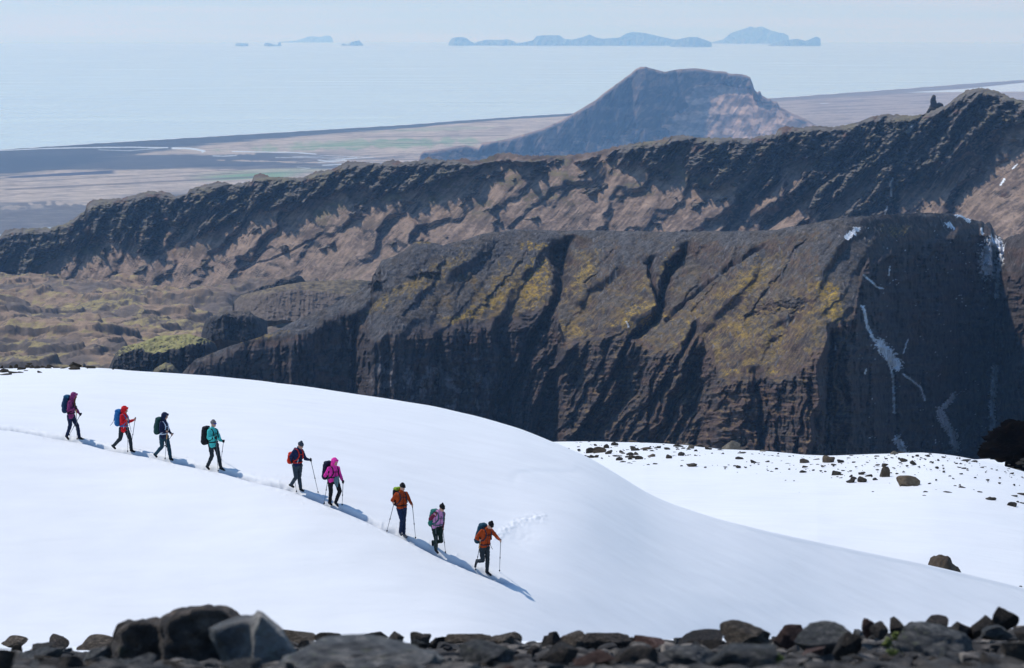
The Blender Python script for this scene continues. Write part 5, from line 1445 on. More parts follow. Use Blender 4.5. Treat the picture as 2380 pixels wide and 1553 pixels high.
# two tufts of moss between the stones
m_moss, N, L, b = new_mat('moss_green'); b.inputs['Base Color'].default_value = (0.11, 0.13, 0.025, 1); b.inputs['Roughness'].default_value = 1.0
def _ms(r):
    c = [(2075, 1516, 7.2), (2082, 1478, 8.0), (2062, 1494, 7.8), (1802, 1530, 6.2)][int(r.integers(0, 4))]
    x, yy, z = P(c[0] + r.normal(0, 5), c[1] + r.normal(0, 4), c[2])
    return (x, yy, z), r.uniform(0.003, 0.007)
stone_scatter('moss', 160, _ms, m_moss)

# the rock pinnacle on the far ridge
org = Vector(P(2172.0, 266.0, 4085.0))
def tower(pts, th):
    a = [Vector(P(float(p[0]), float(p[1]), 4085.0 - th)) for p in pts] + [Vector(P(float(p[0]), float(p[1]), 4085.0 + th)) for p in pts]
    return a
o = hull_union('rock_pinnacle', [tower([(2148, 280), (2153, 262), (2160, 252), (2185, 250), (2198, 256), (2206, 280)], 10.0), tower([(2158, 275), (2160, 255), (2164, 236), (2165, 227), (2170, 220), (2174, 224), (2176, 236), (2180, 275)], 6.0),
                                 tower([(2172, 275), (2176, 244), (2182, 238), (2190, 240), (2195, 250), (2198, 275)], 7.0)], org, m_basalt, 0.9, 41, 1.6, 0.22)
tag(o, 'dark rock pinnacle standing up from the far ridge left of its summit', 'rock pinnacle')
# ------------------------------------------------------------------ hikers
def cloth(name, c, var=0.18, rough=0.8, sc_=9.0):
    m, N, L, b = new_mat(name)
    tc = N.new('ShaderNodeTexCoord'); nz = N.new('ShaderNodeTexNoise'); nz.inputs['Scale'].default_value = sc_; nz.inputs['Detail'].default_value = 4
    mr = N.new('ShaderNodeMapRange'); mr.inputs['From Min'].default_value = 0.3; mr.inputs['From Max'].default_value = 0.7; mr.inputs['To Min'].default_value = 1 - var; mr.inputs['To Max'].default_value = 1 + var
    vm = N.new('ShaderNodeVectorMath'); vm.operation = 'SCALE'; vm.inputs[0].default_value = c
    L.new(tc.outputs['Object'], nz.inputs['Vector']); L.new(nz.outputs['Fac'], mr.inputs['Value']); L.new(mr.outputs[0], vm.inputs['Scale']); L.new(vm.outputs[0], b.inputs['Base Color'])
    b.inputs['Roughness'].default_value = rough; b.inputs['Specular IOR Level'].default_value = 0.2
    return m
_cl = {}
def C(name, rgb, **k):
    if name not in _cl: _cl[name] = cloth(name, rgb, **k)
    return _cl[name]
m_skin = cloth('skin', (0.50, 0.29, 0.21), 0.06, 0.6)
m_black = cloth('black_fabric', (0.010, 0.010, 0.013), 0.2)
m_hair = cloth('brown_hair', (0.11, 0.055, 0.02), 0.35, 0.6, 30)
m_pole = cloth('pole_metal', (0.10, 0.11, 0.12), 0.1, 0.4)
m_cork = cloth('cork', (0.55, 0.28, 0.10), 0.15)
m_lens = cloth('dark_lens', (0.01, 0.01, 0.015), 0.0, 0.15)
m_blens = cloth('blue_lens', (0.02, 0.05, 0.35), 0.0, 0.15)
m_eye = cloth('eye', (0.03, 0.02, 0.02), 0.0, 0.3)
m_lip = cloth('lips', (0.38, 0.13, 0.11), 0.0, 0.5)
m_zip = cloth('pale_zip', (0.75, 0.75, 0.75), 0.0, 0.5)

def hand(bm, pos, axis, wrist, e=0.0):
    """palm, four unequal fingers wrapped round a pole along axis, and a thumb"""
    axis = axis.normalized(); w = (wrist - pos); w = (w - axis * w.dot(axis)).normalized(); s = axis.cross(w)
    capsule(bm, pos + w * 0.030 + axis * 0.026, pos + w * 0.030 - axis * 0.026, 0.019 + e, 0.017 + e)
    capsule(bm, pos + w * 0.030, wrist, 0.021 + e, 0.024 + e)
    for i, (off, end) in enumerate([(0.031, 205), (0.011, 235), (-0.010, 222), (-0.029, 190)]):
        pr = None
        for k in range(5):
            t = R(20 + (end - 20) * k / 4)
            q = pos + axis * off + (w * math.cos(t) + s * math.sin(t)) * (0.023 + e)
            if pr is not None: capsule(bm, pr, q, 0.0095 + e * 0.8, 0.0085 + e * 0.8, 7)
            pr = q
    pr = pos + w * 0.030 + axis * 0.022
    for k in range(4):
        t = R(-25 - 38 * k)
        q = pos + axis * (0.030 + 0.006 * k) + (w * math.cos(t) + s * math.sin(t)) * (0.025 + e)
        capsule(bm, pr, q, 0.011 + e * 0.8, 0.0095 + e * 0.8, 7); pr = q

CROPS = {'A': (200, 1440, .19314), 'B': (540, 1500, .19314), 'C': (1050, 1620, .19317), 'D': (1420, 1780, .19317), 'E': (1650, 1900, .19317)}
def hiker(cfg):
    ox, oy, k = CROPS[cfg['crop']]
    def ov(p): return (ox + p[0] * k) * .61979, (oy + p[1] * k) * .61979
    feet = [ov(cfg[n]) for n in cfg.get('stand', ('ankN', 'ankF'))]
    fu = sum(f[0] for f in feet) / len(feet); fy = max(f[1] for f in feet)
    D0 = float(slope_d(fu, fy)[0])
    pelv = ((cfg['hipN'][0] + cfg['hipF'][0]) / 2, (cfg['hipN'][1] + cfg['hipF'][1]) / 2)
    phi = R(cfg['yaw'])
    F = Vector((math.cos(phi), -math.sin(phi), 0)); Rt = Vector((-math.sin(phi), -math.cos(phi), 0)); UP = Vector((0, 0, 1))
    px0 = P(*ov(pelv), D0)[0]
    def J(p, lat=0.0):
        u, y = ov(p)
        x = P(u, y, D0)[0] - px0
        fwd = max(-0.75, min(0.75, (x - lat * Rt.x) / max(F.x, 0.45)))
        dd = lat * Rt.y + fwd * F.y
        a = P(u, y, D0 + dd)
        return Vector(a)
    g = cfg
    sN, sF = J(g['shN'], .17), J(g['shF'], -.17)
    eN, eF = J(g['elN'], .25), J(g['elF'], -.25)
    hN, hF = J(g['haN'], .20), J(g['haF'], -.22)
    pN, pF = J(g['hipN'], .085), J(g['hipF'], -.085)
    kN, kF = J(g['knN'], .10), J(g['knF'], -.10)
    aN, aF = J(g['ankN'], .09), J(g['ankF'], -.09)
    tN, tF = J(g['toeN'], .09), J(g['toeF'], -.09)
    head = J(g['head']); face = J(g['face'])
    sm = (sN + sF) / 2; pm = (pN + pF) / 2
    org = Vector(P(*ov(((g['ankN'][0] + g['ankF'][0]) / 2, max(g['toeN'][1], g['toeF'][1]))), D0))
    T = (sm - pm).normalized()
    lat = (sN - sF); lat = (lat - T * lat.dot(T)).normalized(); lat = (Rt + lat * 0.3).normalized(); lat = (lat - T * lat.dot(T)).normalized()
    fr = T.cross(lat); fr = fr if fr.dot(F) > 0 else -fr
    L_ = lambda v: v - org
    yh = math.atan2(-F.y, F.x) * 1.0
    # head frame: looks the way the face points, tipped down
    tip = R(g.get('nod', 15)); ey = R(g.get('head_yaw', g['yaw']))
    hf = Vector((math.cos(ey), -math.sin(ey), 0)); hl = Vector((-math.sin(ey), -math.cos(ey), 0))
    hfw = (hf * math.cos(tip) - UP * math.sin(tip)); hup = (UP * math.cos(tip) + hf * math.sin(tip))
    HM = Matrix((hfw, hl, hup)).transposed()
    hc = head
    pdN = (J(g['tipN'], .28) - hN).normalized() if g.get('tipN') else UP * -1
    pdF = (J(g['tipF'], -.30) - hF).normalized() if g.get('tipF') else UP * -1
    wN = hN + (eN - hN).normalized() * 0.085; wF = hF + (eF - hF).normalized() * 0.085
    # ---- body, one continuous surface
    bm = bmesh.new()
    q = lambda f_, l_, u_: L_(hc + hfw * f_ + hl * l_ + hup * u_)
    ellipsoid(bm, q(-0.012, 0, 0.022), (0.098, 0.076, 0.092), HM)
    ellipsoid(bm, q(0.022, 0, -0.045), (0.066, 0.056, 0.068), HM)
    capsule(bm, q(0.084, 0, 0.012), q(0.106, 0, -0.022), 0.010, 0.014)
    capsule(bm, q(0.070, -0.020, -0.082), q(0.070, 0.020, -0.082), 0.018, 0.018)
    for s in (-1, 1):
        capsule(bm, q(-0.008, s * 0.077, 0.018), q(-0.012, s * 0.079, -0.022), 0.015, 0.010)
        capsule(bm, q(0.074, s * 0.018, 0.030), q(0.068, s * 0.045, 0.028), 0.012, 0.010)
    capsule(bm, q(-0.025, 0, -0.05), L_(sm + T * 0.01), 0.056, 0.066)
    for s, w_ in ((1, sN), (-1, sF)):
        capsule(bm, L_(sm + T * 0.0), L_(w_ - T * 0.03), 0.060, 0.055)
        capsule(bm, L_(sm + lat * s * 0.075 - T * 0.08), L_(pm + lat * s * 0.06), 0.085, 0.085)
    capsule(bm, L_(sm - T * 0.05), L_(pm), 0.095, 0.095)
    for (S_, E_, W_) in ((sN, eN, wN), (sF, eF, wF)):
        capsule(bm, L_(S_), L_(E_), 0.048, 0.038); capsule(bm, L_(E_), L_(W_), 0.038, 0.026)
    for (S_, E_, W_, T_) in ((pN, kN, aN, tN), (pF, kF, aF, tF)):
        capsule(bm, L_(S_), L_(E_), 0.076, 0.052); capsule(bm, L_(E_), L_(W_), 0.050, 0.034); capsule(bm, L_(W_), L_(W_ + (T_ - W_) * 0.75), 0.034, 0.026)
    for (H_, d_, W_) in ((hN, pdN, wN), (hF, pdF, wF)):
        hand(bm, L_(H_), -d_, L_(W_))
    body = fused('person', bm, m_skin, None, 0.008, 1)
    body.location = org
    tag(body, g['label'], 'person', 'hikers crossing the snow slope in single file')
    for s in (-1, 1):
        bm = bmesh.new(); ellipsoid(bm, q(0.084, s * 0.030, 0.012), (0.008, 0.012, 0.008), HM); me = bpy.data.meshes.new('eye'); bm.to_mesh(me); bm.free(); link('eye', me, m_eye, body)
    bm = bmesh.new(); capsule(bm, q(0.083, -0.022, -0.055), q(0.083, 0.022, -0.055), 0.007, 0.007); me = bpy.data.meshes.new('mouth'); bm.to_mesh(me); bm.free(); link('mouth', me, m_lip, body)
    # ---- jacket
    jm = g['jacket']
    bm = bmesh.new()
    hem = pm - UP * (g.get('hem', 0.06) - 0.10)
    for s in (-1, 0, 1):
        capsule(bm, L_(sm + lat * s * 0.105 - T * 0.065), L_(pm + lat * s * 0.085 + T * 0.10), 0.112, 0.108)
        capsule(bm, L_(pm + lat * s * 0.085 + T * 0.10), L_(hem + lat * s * 0.085), 0.108, 0.112)
    slv = g.get('sleeve')
    bs = bmesh.new() if slv else bm
    for (S_, E_, W_) in ((sN, eN, wN), (sF, eF, wF)):
        capsule(bs, L_(S_ - T * 0.02), L_(E_), 0.078, 0.062); capsule(bs, L_(E_), L_(W_ - (W_ - E_).normalized() * 0.0), 0.062, 0.046)
        capsule(bm, L_(sm - T * 0.02), L_(S_ - T * 0.03), 0.085, 0.074)
    if g.get('hood'):
        ellipsoid(bm, q(-0.040, 0, 0.020), (0.118, 0.108, 0.120), HM)
        for s in (-1, 1):
            capsule(bm, q(0.030, s * 0.078, 0.06), q(0.010, s * 0.070, -0.11), 0.034, 0.040)
        capsule(bm, q(0.060, -0.05, 0.095), q(0.060, 0.05, 0.095), 0.026, 0.026)
        capsule(bm, q(0.100, 0.0, 0.078), q(0.04, 0.0, 0.10), 0.018, 0.03)
        capsule(bm, q(-0.05, 0, -0.05), L_(sm - T * 0.02), 0.095, 0.115)
        capsule(bm, q(0.045, 0, -0.135), L_(sm + fr * 0.04 - T * 0.04), 0.050, 0.085)
    else:
        capsule(bm, q(-0.035, 0, -0.115), L_(sm - T * 0.02), 0.066, 0.105)
        capsule(bm, L_(sm - fr * 0.11 + T * 0.03), L_(sm - fr * 0.06 - T * 0.01), 0.062, 0.08)
    fused('jacket', bm, jm, body, 0.012, 3, 0.013, 11.0, 3)
    if slv: fused('sleeves', bs, slv, body, 0.012, 3, 0.013, 11.0, 4)
    # zip
    bm = bmesh.new(); capsule(bm, L_(sm + fr * 0.125 - T * 0.06), L_(pm + fr * 0.118 - UP * 0.02), 0.006, 0.006, 6); me = bpy.data.meshes.new('zip'); bm.to_mesh(me); bm.free(); link('zip', me, g.get('zip', m_black), body)
    if g.get('pale_zip'):
        bm = bmesh.new(); a_ = J(g['pale_zip'][0], .21); b_ = J(g['pale_zip'][1], .20)
        capsule(bm, L_(a_), L_(b_), 0.007, 0.007, 6); me = bpy.data.meshes.new('pocket_zip'); bm.to_mesh(me); bm.free(); link('pocket_zip', me, m_zip, body)
    # ---- trousers
    bm = bmesh.new()
    capsule(bm, L_(pN + UP * 0.03), L_(pF + UP * 0.03), 0.108, 0.108)
    for s in (-1, 0, 1): capsule(bm, L_(pm + lat * s * 0.07), L_(pm + lat * s * 0.07 + T * 0.10), 0.104, 0.100)
    for (S_, E_, W_) in ((pN, kN, aN), (pF, kF, aF)):
        capsule(bm, L_(S_), L_(E_), 0.100, 0.074); capsule(bm, L_(E_), L_(W_ + (E_ - W_).normalized() * 0.02), 0.074, 0.062)
    fused('trousers', bm, g['trousers'], body, 0.012, 2, 0.012, 12.0, 9)
    # ---- boots
    for (E_, W_, T_) in ((kN, aN, tN), (kF, aF, tF)):
        bm = bmesh.new()
        dn = (W_ - E_).normalized()
        fd = (T_ - W_); ln = fd.length; 
        heel = W_ + dn * 0.035 - fd.normalized() * 0.035
        toe = T_
        if (toe - heel).length > 0.27: toe = heel + (toe - heel).normalized() * 0.27
        capsule(bm, L_(W_ - dn * 0.10), L_(W_ + dn * 0.01), 0.054, 0.052)
        capsule(bm, L_(heel), L_(toe), 0.042, 0.040); capsule(bm, L_(W_), L_(heel + (toe - heel) * 0.6), 0.048, 0.040)
        fused('boot', bm, g.get('boots', m_black), body, 0.010, 2)
    # ---- gloves
    if g.get('gloves'):
        for (H_, d_, W_, E_) in ((hN, pdN, wN, eN), (hF, pdF, wF, eF)):
            bm = bmesh.new(); hand(bm, L_(H_), -d_, L_(W_), 0.006)
            capsule(bm, L_(W_), L_(W_ + (E_ - W_).normalized() * 0.05), 0.036, 0.052)
            fused('glove', bm, g['gloves'], body, 0.007, 1)
    # ---- headgear
    if g.get('hat'):
        hm, kind = g['hat']
        bm = bmesh.new()
        ellipsoid(bm, q(-0.016, 0, 0.045), (0.112, 0.095, 0.085), HM)
        if kind == 'point': capsule(bm, q(-0.018, 0, 0.06), q(-0.045, 0, 0.160), 0.092, 0.026)
        elif kind == 'tall': capsule(bm, q(-0.016, 0, 0.06), q(-0.035, 0, 0.125), 0.092, 0.050)
        else: capsule(bm, q(-0.016, 0, 0.06), q(-0.02, 0, 0.085), 0.092, 0.072)
        if kind == 'cap': capsule(bm, q(0.08, -0.04, 0.035), q(0.08, 0.04, 0.035), 0.022, 0.022)
        fused('beanie', bm, hm, body, 0.010, 2, 0.004, 40.0, 2)
    if g.get('glasses'):
        bm = bmesh.new()
        for s in (-1, 1):
            capsule(bm, q(0.088, s * 0.008, 0.010), q(0.080, s * 0.048, 0.012), 0.020, 0.020); capsule(bm, q(0.076, s * 0.056, 0.014), q(0.0, s * 0.082, 0.016), 0.006, 0.006)
        fused('sunglasses', bm, g['glasses'], body, 0.006, 1)
    if g.get('long_hair'):
        bm = bmesh.new()
        for s in (-1, -0.3, 0.4, 1):
            capsule(bm, q(0.055, s * 0.045, -0.02), L_(sm + fr * (0.14 + 0.015 * s) + lat * s * 0.04 + T * 0.01), 0.026, 0.030); capsule(bm, L_(sm + fr * (0.14 + 0.015 * s) + lat * s * 0.04 + T * 0.01), L_(sm + fr * 0.15 + lat * s * 0.035 - T * 0.12), 0.030, 0.014)
        fused('hair', bm, m_hair, body, 0.010, 1, 0.008, 50.0, 2)
    if g.get('apron'):
        bm = bmesh.new()
        a_, b_, c_ = [J(p_, .05) + F * 0.14 for p_ in g['apron']]
        for t_ in (0, .25, .5, .75, 1):
            capsule(bm, L_(a_.lerp(b_, t_)), L_(c_.lerp(a_.lerp(b_, t_), 0.35)), 0.030, 0.030)
            capsule(bm, L_(c_.lerp(a_.lerp(b_, t_), 0.35)), L_(c_), 0.030, 0.026)
        fused('jacket_pouch', bm, C('slate_pouch', (0.10, 0.17, 0.19)), body, 0.010, 3)
    # ---- backpack: rests on the back, a thing of its own
    pk = g['pack']
    top, bot = J(pk['top']), J(pk['bot'])
    cen = (top + bot) / 2
    bo = empty('backpack', bot)
    tag(bo, pk['label'], 'backpack', 'backpacks carried by the hikers')
    B_ = lambda v: v - bot
    pax = (top - bot).normalized()
    ln = (top - bot).length; rd = pk.get('r', 0.115)
    bm = bmesh.new()
    for s in (-1, 0, 1):
        capsule(bm, B_(bot + lat * s * 0.085 + pax * rd * 0.7), B_(top + lat * s * 0.075 - pax * rd * 1.3), rd, rd * 0.92)
    capsule(bm, B_(cen - fr * (rd * 0.9) - pax * ln * 0.15), B_(cen - fr * (rd * 0.8) + pax * ln * 0.12), rd * 0.62, rd * 0.55)
    for s in (-1, 1): capsule(bm, B_(bot + lat * s * 0.17 + pax * 0.10), B_(bot + lat * s * 0.16 + pax * 0.24), 0.045, 0.045)
    fused('pack_bag', bm, pk['mat'], bo, 0.013, 3, 0.010, 12.0, 5)
    bm = bmesh.new()
    for s in (-1, 0, 1): capsule(bm, B_(top + lat * s * 0.07 - pax * rd * 0.6 - fr * 0.03), B_(top + lat * s * 0.07 - pax * rd * 0.55 + fr * 0.05), rd * 0.66, rd * 0.60)
    fused('pack_lid', bm, pk.get('lid', pk['mat']), bo, 0.012, 3, 0.006, 14.0, 6)
    sm_ = pk.get('strap', pk['mat'])
    for s, S_ in ((1, sN), (-1, sF)):
        bm = bmesh.new()
        base = sm + lat * s * 0.115
        pts = [base - fr * 0.15 - T * 0.10, base - fr * 0.06 + T * 0.050, base + fr * 0.045 + T * 0.045, base + fr * 0.125 - T * 0.06, base + fr * 0.135 - T * 0.18, base + fr * 0.095 + lat * s * 0.06 - T * 0.29, base - fr * 0.03 + lat * s * 0.095 - T * 0.36]
        for a_, b_ in zip(pts, pts[1:]): capsule(bm, B_(a_), B_(b_), 0.021, 0.021, 7)
        fused('shoulder_strap', bm, sm_, bo, 0.008, 1)
    bm = bmesh.new()
    capsule(bm, B_(sm + lat * 0.115 + fr * 0.135 - T * 0.13), B_(sm - lat * 0.115 + fr * 0.135 - T * 0.13), 0.010, 0.010, 6)
    me = bpy.data.meshes.new('chest_strap'); bm.to_mesh(me); bm.free(); link('chest_strap', me, sm_, bo)
    bm = bmesh.new()
    bc = pm + T * g.get('belt', 0.15)
    prv = None
    for i in range(19):
        t_ = 2 * math.pi * i / 18
        p_ = bc + fr * (0.128 * math.cos(t_)) + lat * (0.212 * math.sin(t_))
        if prv is not None: capsule(bm, B_(prv), B_(p_), 0.020, 0.020, 7)
        prv = p_
    fused('hip_belt', bm, pk.get('belt', sm_), bo, 0.009, 1)
    for pts in pk.get('loose', []):
        bm = bmesh.new(); jj = [J(p_, .12) for p_ in pts]
        for a_, b_ in zip(jj, jj[1:]): capsule(bm, B_(a_), B_(b_), 0.009, 0.008, 6)
        me = bpy.data.meshes.new('loose_strap'); bm.to_mesh(me); bm.free(); link('loose_strap', me, m_black, bo)
    # ---- trekking poles
    for side, H_, d_, key, l_ in (('near', hN, pdN, 'tipN', .28), ('far', hF, pdF, 'tipF', -.30)):
        if not g.get(key): continue
        tip_ = J(g[key], l_)
        u_, y_ = ov(g[key])
        if g.get('plant', True) and side not in g.get('lifted', ()):
            dt = float(slope_d(u_, y_)[0]); dt = min(max(dt, tip_.y - 0.7), tip_.y + 0.7)
            tip_ = Vector(P(u_, y_, dt))
        d_ = (tip_ - H_).normalized()
        po = empty('trekking_pole', tip_)
        tag(po, g['pole_' + side], 'trekking pole', 'trekking poles held by the hikers')
        K_ = lambda v: v - tip_
        def part(nm, segs, mt):
            bm = bmesh.new()
            for (a_, b_, r1_, r2_) in segs: capsule(bm, K_(a_), K_(b_), r1_, r2_, 8)
            me = bpy.data.meshes.new(nm); bm.to_mesh(me); bm.free()
            me.polygons.foreach_set('use_smooth', np.ones(len(me.polygons), bool))
            return link(nm, me, mt, po)
        L1 = (tip_ - H_).length
        part('shaft', [(H_ + d_ * 0.05, H_ + d_ * (L1 * 0.55), 0.0105, 0.0105)], g.get('shaft', m_pole))
        part('lower_shaft', [(H_ + d_ * (L1 * 0.53), tip_, 0.0095, 0.006)], m_pole)
        part('grip', [(H_ - d_ * 0.065, H_ + d_ * 0.07, 0.017, 0.0155)], m_black)
        if g.get('cork') == side: part('lower_grip', [(H_ + d_ * 0.07, H_ + d_ * 0.27, 0.0165, 0.0155)], m_cork)
        part('lock', [(H_ + d_ * (L1 * 0.53), H_ + d_ * (L1 * 0.56), 0.017, 0.017)], m_black)
        part('basket', [(tip_ - d_ * 0.055, tip_ - d_ * 0.045, 0.024, 0.024)], m_black)

PURPLE = C('plum_shell', (0.22, 0.035, 0.13)); RED = C('red_shell', (0.62, 0.012, 0.018)); NAVY = C('navy_fleece', (0.010, 0.016, 0.05)); TEAL = C('turquoise_shell', (0.06, 0.50, 0.47))
NAVY2 = C('navy_softshell', (0.010, 0.018, 0.065)); PINK = C('hot_pink_shell', (0.75, 0.035, 0.33)); RUST = C('rust_shell', (0.33, 0.045, 0.006)); LILAC = C('lilac_vest', (0.50, 0.22, 0.42)); MAROON = C('maroon_sleeves', (0.14, 0.015, 0.04))
T_NAVY = C('navy_trousers', (0.010, 0.020, 0.055)); T_CHAR = C('charcoal_trousers', (0.022, 0.030, 0.036)); T_PETROL = C('petrol_trousers', (0.014, 0.050, 0.075)); T_GREY = C('slate_trousers', (0.035, 0.052, 0.070)); T_BLACK = C('black_trousers', (0.010, 0.010, 0.013))
T_BLUE = C('dark_blue_trousers', (0.010, 0.021, 0.060)); T_GREEN = C('dark_green_trousers', (0.008, 0.020, 0.017))
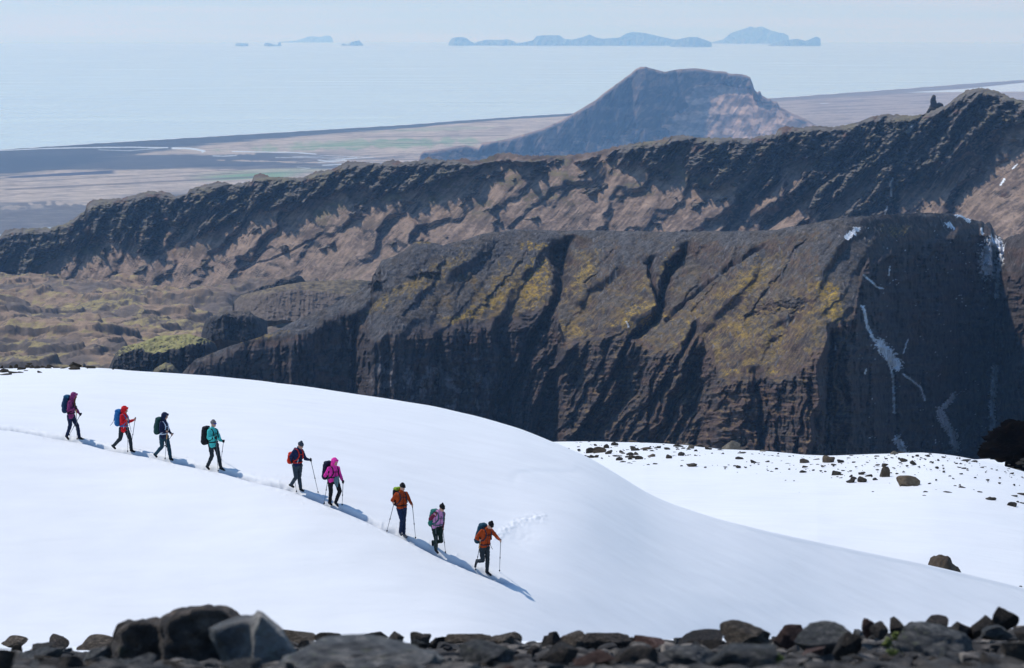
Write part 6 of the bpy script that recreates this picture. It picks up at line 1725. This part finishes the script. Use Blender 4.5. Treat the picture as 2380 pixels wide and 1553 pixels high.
HIKERS = [
    dict(crop='A', yaw=12, nod=22, jacket=PURPLE, trousers=T_NAVY, hood=True, gloves=m_black, long_hair=True, head=(408, 232), face=(450, 270), shN=(322, 348), shF=(360, 350), elN=(292, 505), elF=(462, 520), haN=(442, 462), haF=(526, 592),
         hipN=(315, 640), hipF=(375, 640), knN=(330, 800), knF=(468, 820), ankN=(262, 1010), ankF=(505, 1035), toeN=(292, 1066), toeF=(612, 1085), tipN=(462, 1090), tipF=(300, 1010), cork='near', hem=0.07, lifted=('far',),
         label='woman hiker in a plum hooded jacket with long brown hair, last in the line', pack=dict(top=(262, 212), bot=(232, 545), mat=C('navy_pack', (0.010, 0.035, 0.085)), lid=C('blue_lid', (0.015, 0.09, 0.17)), strap=m_black, label='navy backpack with blue lid on the plum hooded hiker'),
         pole_near='pole with cork grip in the raised hand of the plum jacket hiker', pole_far='pole trailing from the forward hand of the plum jacket hiker'),
    dict(crop='A', yaw=16, nod=18, jacket=RED, trousers=T_CHAR, hood=True, head=(1392, 502), face=(1440, 520), shN=(1330, 610), shF=(1405, 612), elN=(1332, 760), elF=(1470, 735), haN=(1446, 690), haF=(1590, 682), zip=m_zip,
         hipN=(1325, 890), hipF=(1420, 890), knN=(1300, 1062), knF=(1490, 1060), ankN=(1168, 1200), ankF=(1515, 1275), toeN=(1200, 1250), toeF=(1588, 1325), tipN=(1444, 1330), tipF=(1505, 1230), hem=0.08, pale_zip=((1372, 815), (1362, 858)),
         label='hiker in a bright red hooded jacket, second from the left', pack=dict(top=(1262, 488), bot=(1262, 800), mat=C('azure_pack', (0.020, 0.14, 0.36)), strap=C('azure_strap', (0.03, 0.17, 0.42)), loose=[[(1190, 640), (1160, 740), (1105, 808)], [(1470, 760), (1500, 860), (1512, 935)]], label='bright blue backpack with a loose strap on the red jacket hiker'),
         pole_near='upright pole in the chest high hand of the red jacket hiker', pole_far='pole in the outstretched hand of the red jacket hiker'),
    dict(crop='B', yaw=18, nod=24, jacket=NAVY, trousers=T_PETROL, hood=True, gloves=None, head=(412, 312), face=(455, 350), shN=(335, 440), shF=(420, 440), elN=(322, 600), elF=(480, 600), haN=(452, 610), haF=(548, 672),
         hipN=(345, 730), hipF=(430, 730), knN=(350, 905), knF=(485, 930), ankN=(222, 1055), ankF=(515, 1130), toeN=(245, 1100), toeF=(585, 1182), tipN=(408, 1158), tipF=(395, 905), cork='near', lifted=('far',), hem=0.05,
         label='hiker in a dark navy hooded top and petrol trousers, third from the left', pack=dict(top=(292, 330), bot=(262, 650), mat=C('forest_pack', (0.018, 0.060, 0.055)), strap=C('pale_strap', (0.55, 0.62, 0.72)), loose=[[(232, 600), (212, 665)]], label='dark green backpack with pale straps on the navy hooded hiker'),
         pole_near='pole with orange grip before the navy hooded hiker', pole_far='pole swung backward by the navy hooded hiker'),
    dict(crop='B', yaw=30, head_yaw=35, nod=4, jacket=TEAL, trousers=T_CHAR, gloves=m_black, hat=(C('grey_beanie', (0.17, 0.15, 0.15)), 'round'), glasses=m_blens, head=(1350, 460), face=(1370, 500), shN=(1268, 590), shF=(1400, 580), elN=(1252, 740), elF=(1478, 775), haN=(1400, 732), haF=(1545, 802),
         hipN=(1300, 900), hipF=(1400, 890), knN=(1320, 1090), knF=(1448, 1085), ankN=(1232, 1290), ankF=(1492, 1315), toeN=(1262, 1340), toeF=(1600, 1388), tipN=(1440, 1402), tipF=(1497, 1165), hem=0.06,
         label='hiker in a turquoise jacket with grey beanie and blue mirrored sunglasses', pack=dict(top=(1205, 505), bot=(1195, 850), mat=C('black_pack', (0.014, 0.013, 0.018)), r=0.125, label='black backpack on the turquoise jacket hiker'),
         pole_near='pole planted in front of the turquoise jacket hiker', pole_far='pole on the far side of the turquoise jacket hiker'),
    dict(crop='C', yaw=28, nod=28, jacket=NAVY2, trousers=T_GREY, gloves=m_black, hat=(C('slate_beanie', (0.045, 0.055, 0.075)), 'tall'), head=(402, 262), face=(420, 300), shN=(285, 360), shF=(415, 352), elN=(212, 480), elF=(495, 520), haN=(225, 580), haF=(598, 545),
         hipN=(300, 665), hipF=(385, 665), knN=(312, 880), knF=(372, 890), ankN=(215, 1025), ankF=(402, 1100), toeN=(262, 1065), toeF=(462, 1152), tipN=(325, 1178), tipF=(745, 1192), hem=0.03, pale_zip=((355, 535), (338, 600)),
         label='hiker in a dark navy jacket with pointed grey beanie and red pack', pack=dict(top=(232, 385), bot=(212, 600), mat=C('orange_red_pack', (0.62, 0.035, 0.012)), r=0.10, label='small orange red backpack on the navy jacket hiker'),
         pole_near='pole behind the hip of the hiker with the red pack', pole_far='pole reaching far forward from the hiker with the red pack'),
    dict(crop='C', yaw=46, nod=20, jacket=PINK, trousers=T_BLACK, hood=True, gloves=m_black, glasses=None, head=(1066, 580), face=(1075, 610), shN=(960, 700), shF=(1122, 690), elN=(878, 845), elF=(1172, 850), haN=(952, 772), haF=(1225, 972),
         hipN=(975, 960), hipF=(1095, 950), knN=(988, 1170), knF=(1160, 1150), ankN=(965, 1368), ankF=(1082, 1360), toeN=(1002, 1410), toeF=(1132, 1448), tipN=(852, 1415), tipF=(1205, 1436), hem=0.05, apron=((975, 885), (1085, 860), (1058, 1050)),
         label='hiker in a hot pink hooded jacket with a slate pouch hanging in front', pack=dict(top=(930, 562), bot=(905, 905), mat=C('ink_pack', (0.010, 0.014, 0.035)), strap=m_black, label='dark ink blue backpack on the hot pink jacket hiker'),
         pole_near='pole angled back at the left of the pink jacket hiker', pole_far='upright pole at the right of the pink jacket hiker'),
    dict(crop='D', yaw=52, nod=10, jacket=RUST, trousers=T_BLUE, hat=(C('black_cap', (0.006, 0.006, 0.008)), 'cap'), glasses=m_lens, head=(466, 240), face=(478, 290), shN=(345, 370), shF=(530, 360), elN=(268, 500), elF=(588, 478), haN=(300, 548), haF=(655, 600),
         hipN=(402, 680), hipF=(492, 680), knN=(452, 880), knF=(488, 885), ankN=(420, 1115), ankF=(488, 1150), toeN=(440, 1168), toeF=(540, 1208), tipN=(155, 1118), tipF=(718, 1252), hem=0.0, boots=C('grey_boots', (0.08, 0.08, 0.09)),
         label='hiker in a rust jacket and dark blue trousers with lime topped pack', pack=dict(top=(365, 238), bot=(372, 580), mat=m_black, lid=C('lime_lid', (0.22, 0.33, 0.015)), strap=C('dark_strap', (0.02, 0.025, 0.04)), belt=m_black, label='black backpack with lime green lid on the rust jacket hiker'),
         pole_near='pole planted behind left of the hiker with the lime pack', pole_far='pole planted right of the hiker with the lime pack'),
    dict(crop='D', yaw=50, nod=26, jacket=LILAC, sleeve=MAROON, trousers=T_GREEN, hat=(C('black_beanie', (0.006, 0.006, 0.008)), 'point'), glasses=m_lens, head=(1232, 645), face=(1235, 690), shN=(1105, 755), shF=(1252, 745), elN=(1000, 858), elF=(1250, 900), haN=(1104, 775), haF=(1245, 1062),
         hipN=(1080, 1035), hipF=(1182, 1035), knN=(1112, 1250), knF=(1212, 1290), ankN=(1112, 1455), ankF=(1060, 1310), toeN=(1148, 1515), toeF=(1050, 1400), tipN=(1118, 1500), tipF=(1300, 1530), stand=('ankN',), hem=0.04,
         label='hiker in a lilac vest with maroon sleeves and black pointed beanie, one foot lifted', pack=dict(top=(1095, 668), bot=(1052, 985), mat=C('jade_pack', (0.02, 0.16, 0.12)), strap=C('jade_strap', (0.02, 0.11, 0.10)), label='jade green backpack on the hiker with maroon sleeves'),
         pole_near='pole held upright before the maroon sleeved hiker', pole_far='pole right of the maroon sleeved hiker'),
    dict(crop='E', yaw=44, nod=38, jacket=RUST, trousers=T_CHAR, hat=(C('black_beanie', (0.006, 0.006, 0.008)), 'tall'), glasses=m_lens, head=(985, 362), face=(980, 420), shN=(812, 470), shF=(1002, 460), elN=(708, 610), elF=(1092, 575), haN=(788, 655), haF=(1178, 665),
         hipN=(810, 805), hipF=(912, 805), knN=(832, 1045), knF=(922, 1035), ankN=(722, 1055), ankF=(912, 1255), toeN=(685, 1165), toeF=(985, 1325), tipN=(685, 1245), tipF=(1155, 1262), cork='near', stand=('ankF',), hem=0.0,
         label='leading hiker in a rust orange jacket and charcoal trousers stepping with a raised heel', pack=dict(top=(842, 322), bot=(752, 690), mat=C('deep_teal_pack', (0.012, 0.055, 0.085)), strap=C('dark_strap', (0.02, 0.025, 0.04)), loose=[[(975, 735), (1000, 790), (1020, 828)]], label='deep teal backpack on the leading hiker'),
         pole_near='pole with cork grip at the left of the leading hiker', pole_far='pole at the right of the leading hiker'),
]
for h_ in HIKERS: hiker(h_)
finish_jobs()
# ------------------------------------------------------------------ the air: one even, pale blue haze round everything
def build_haze():
    me = bpy.data.meshes.new('haze')
    x, y0, y1, z0, z1 = 62000.0, -3000.0, 119000.0, -1060.0, EYE + 25
    v = [(-x, y0, z0), (x, y0, z0), (x, y1, z0), (-x, y1, z0), (-x, y0, z1), (x, y0, z1), (x, y1, z1), (-x, y1, z1)]
    f = [(0, 3, 2, 1), (4, 5, 6, 7), (0, 1, 5, 4), (1, 2, 6, 5), (2, 3, 7, 6), (3, 0, 4, 7)]
    me.from_pydata(v, [], f)
    m = bpy.data.materials.new('haze'); m.use_nodes = True
    m.node_tree.nodes.clear()
    o_ = m.node_tree.nodes.new('ShaderNodeOutputMaterial')
    pv = m.node_tree.nodes.new('ShaderNodeVolumePrincipled')
    pv.inputs['Color'].default_value = (0.33, 0.60, 1.0, 1)
    pv.inputs['Density'].default_value = 3.0e-5
    pv.inputs['Anisotropy'].default_value = 0.25
    pv.inputs['Absorption Color'].default_value = (1, 1, 1, 1)
    m.node_tree.links.new(pv.outputs[0], o_.inputs['Volume'])
    o = link('haze', me, m)
    tag(o, kind='stuff')
    o.display_type = 'WIRE'
build_haze()
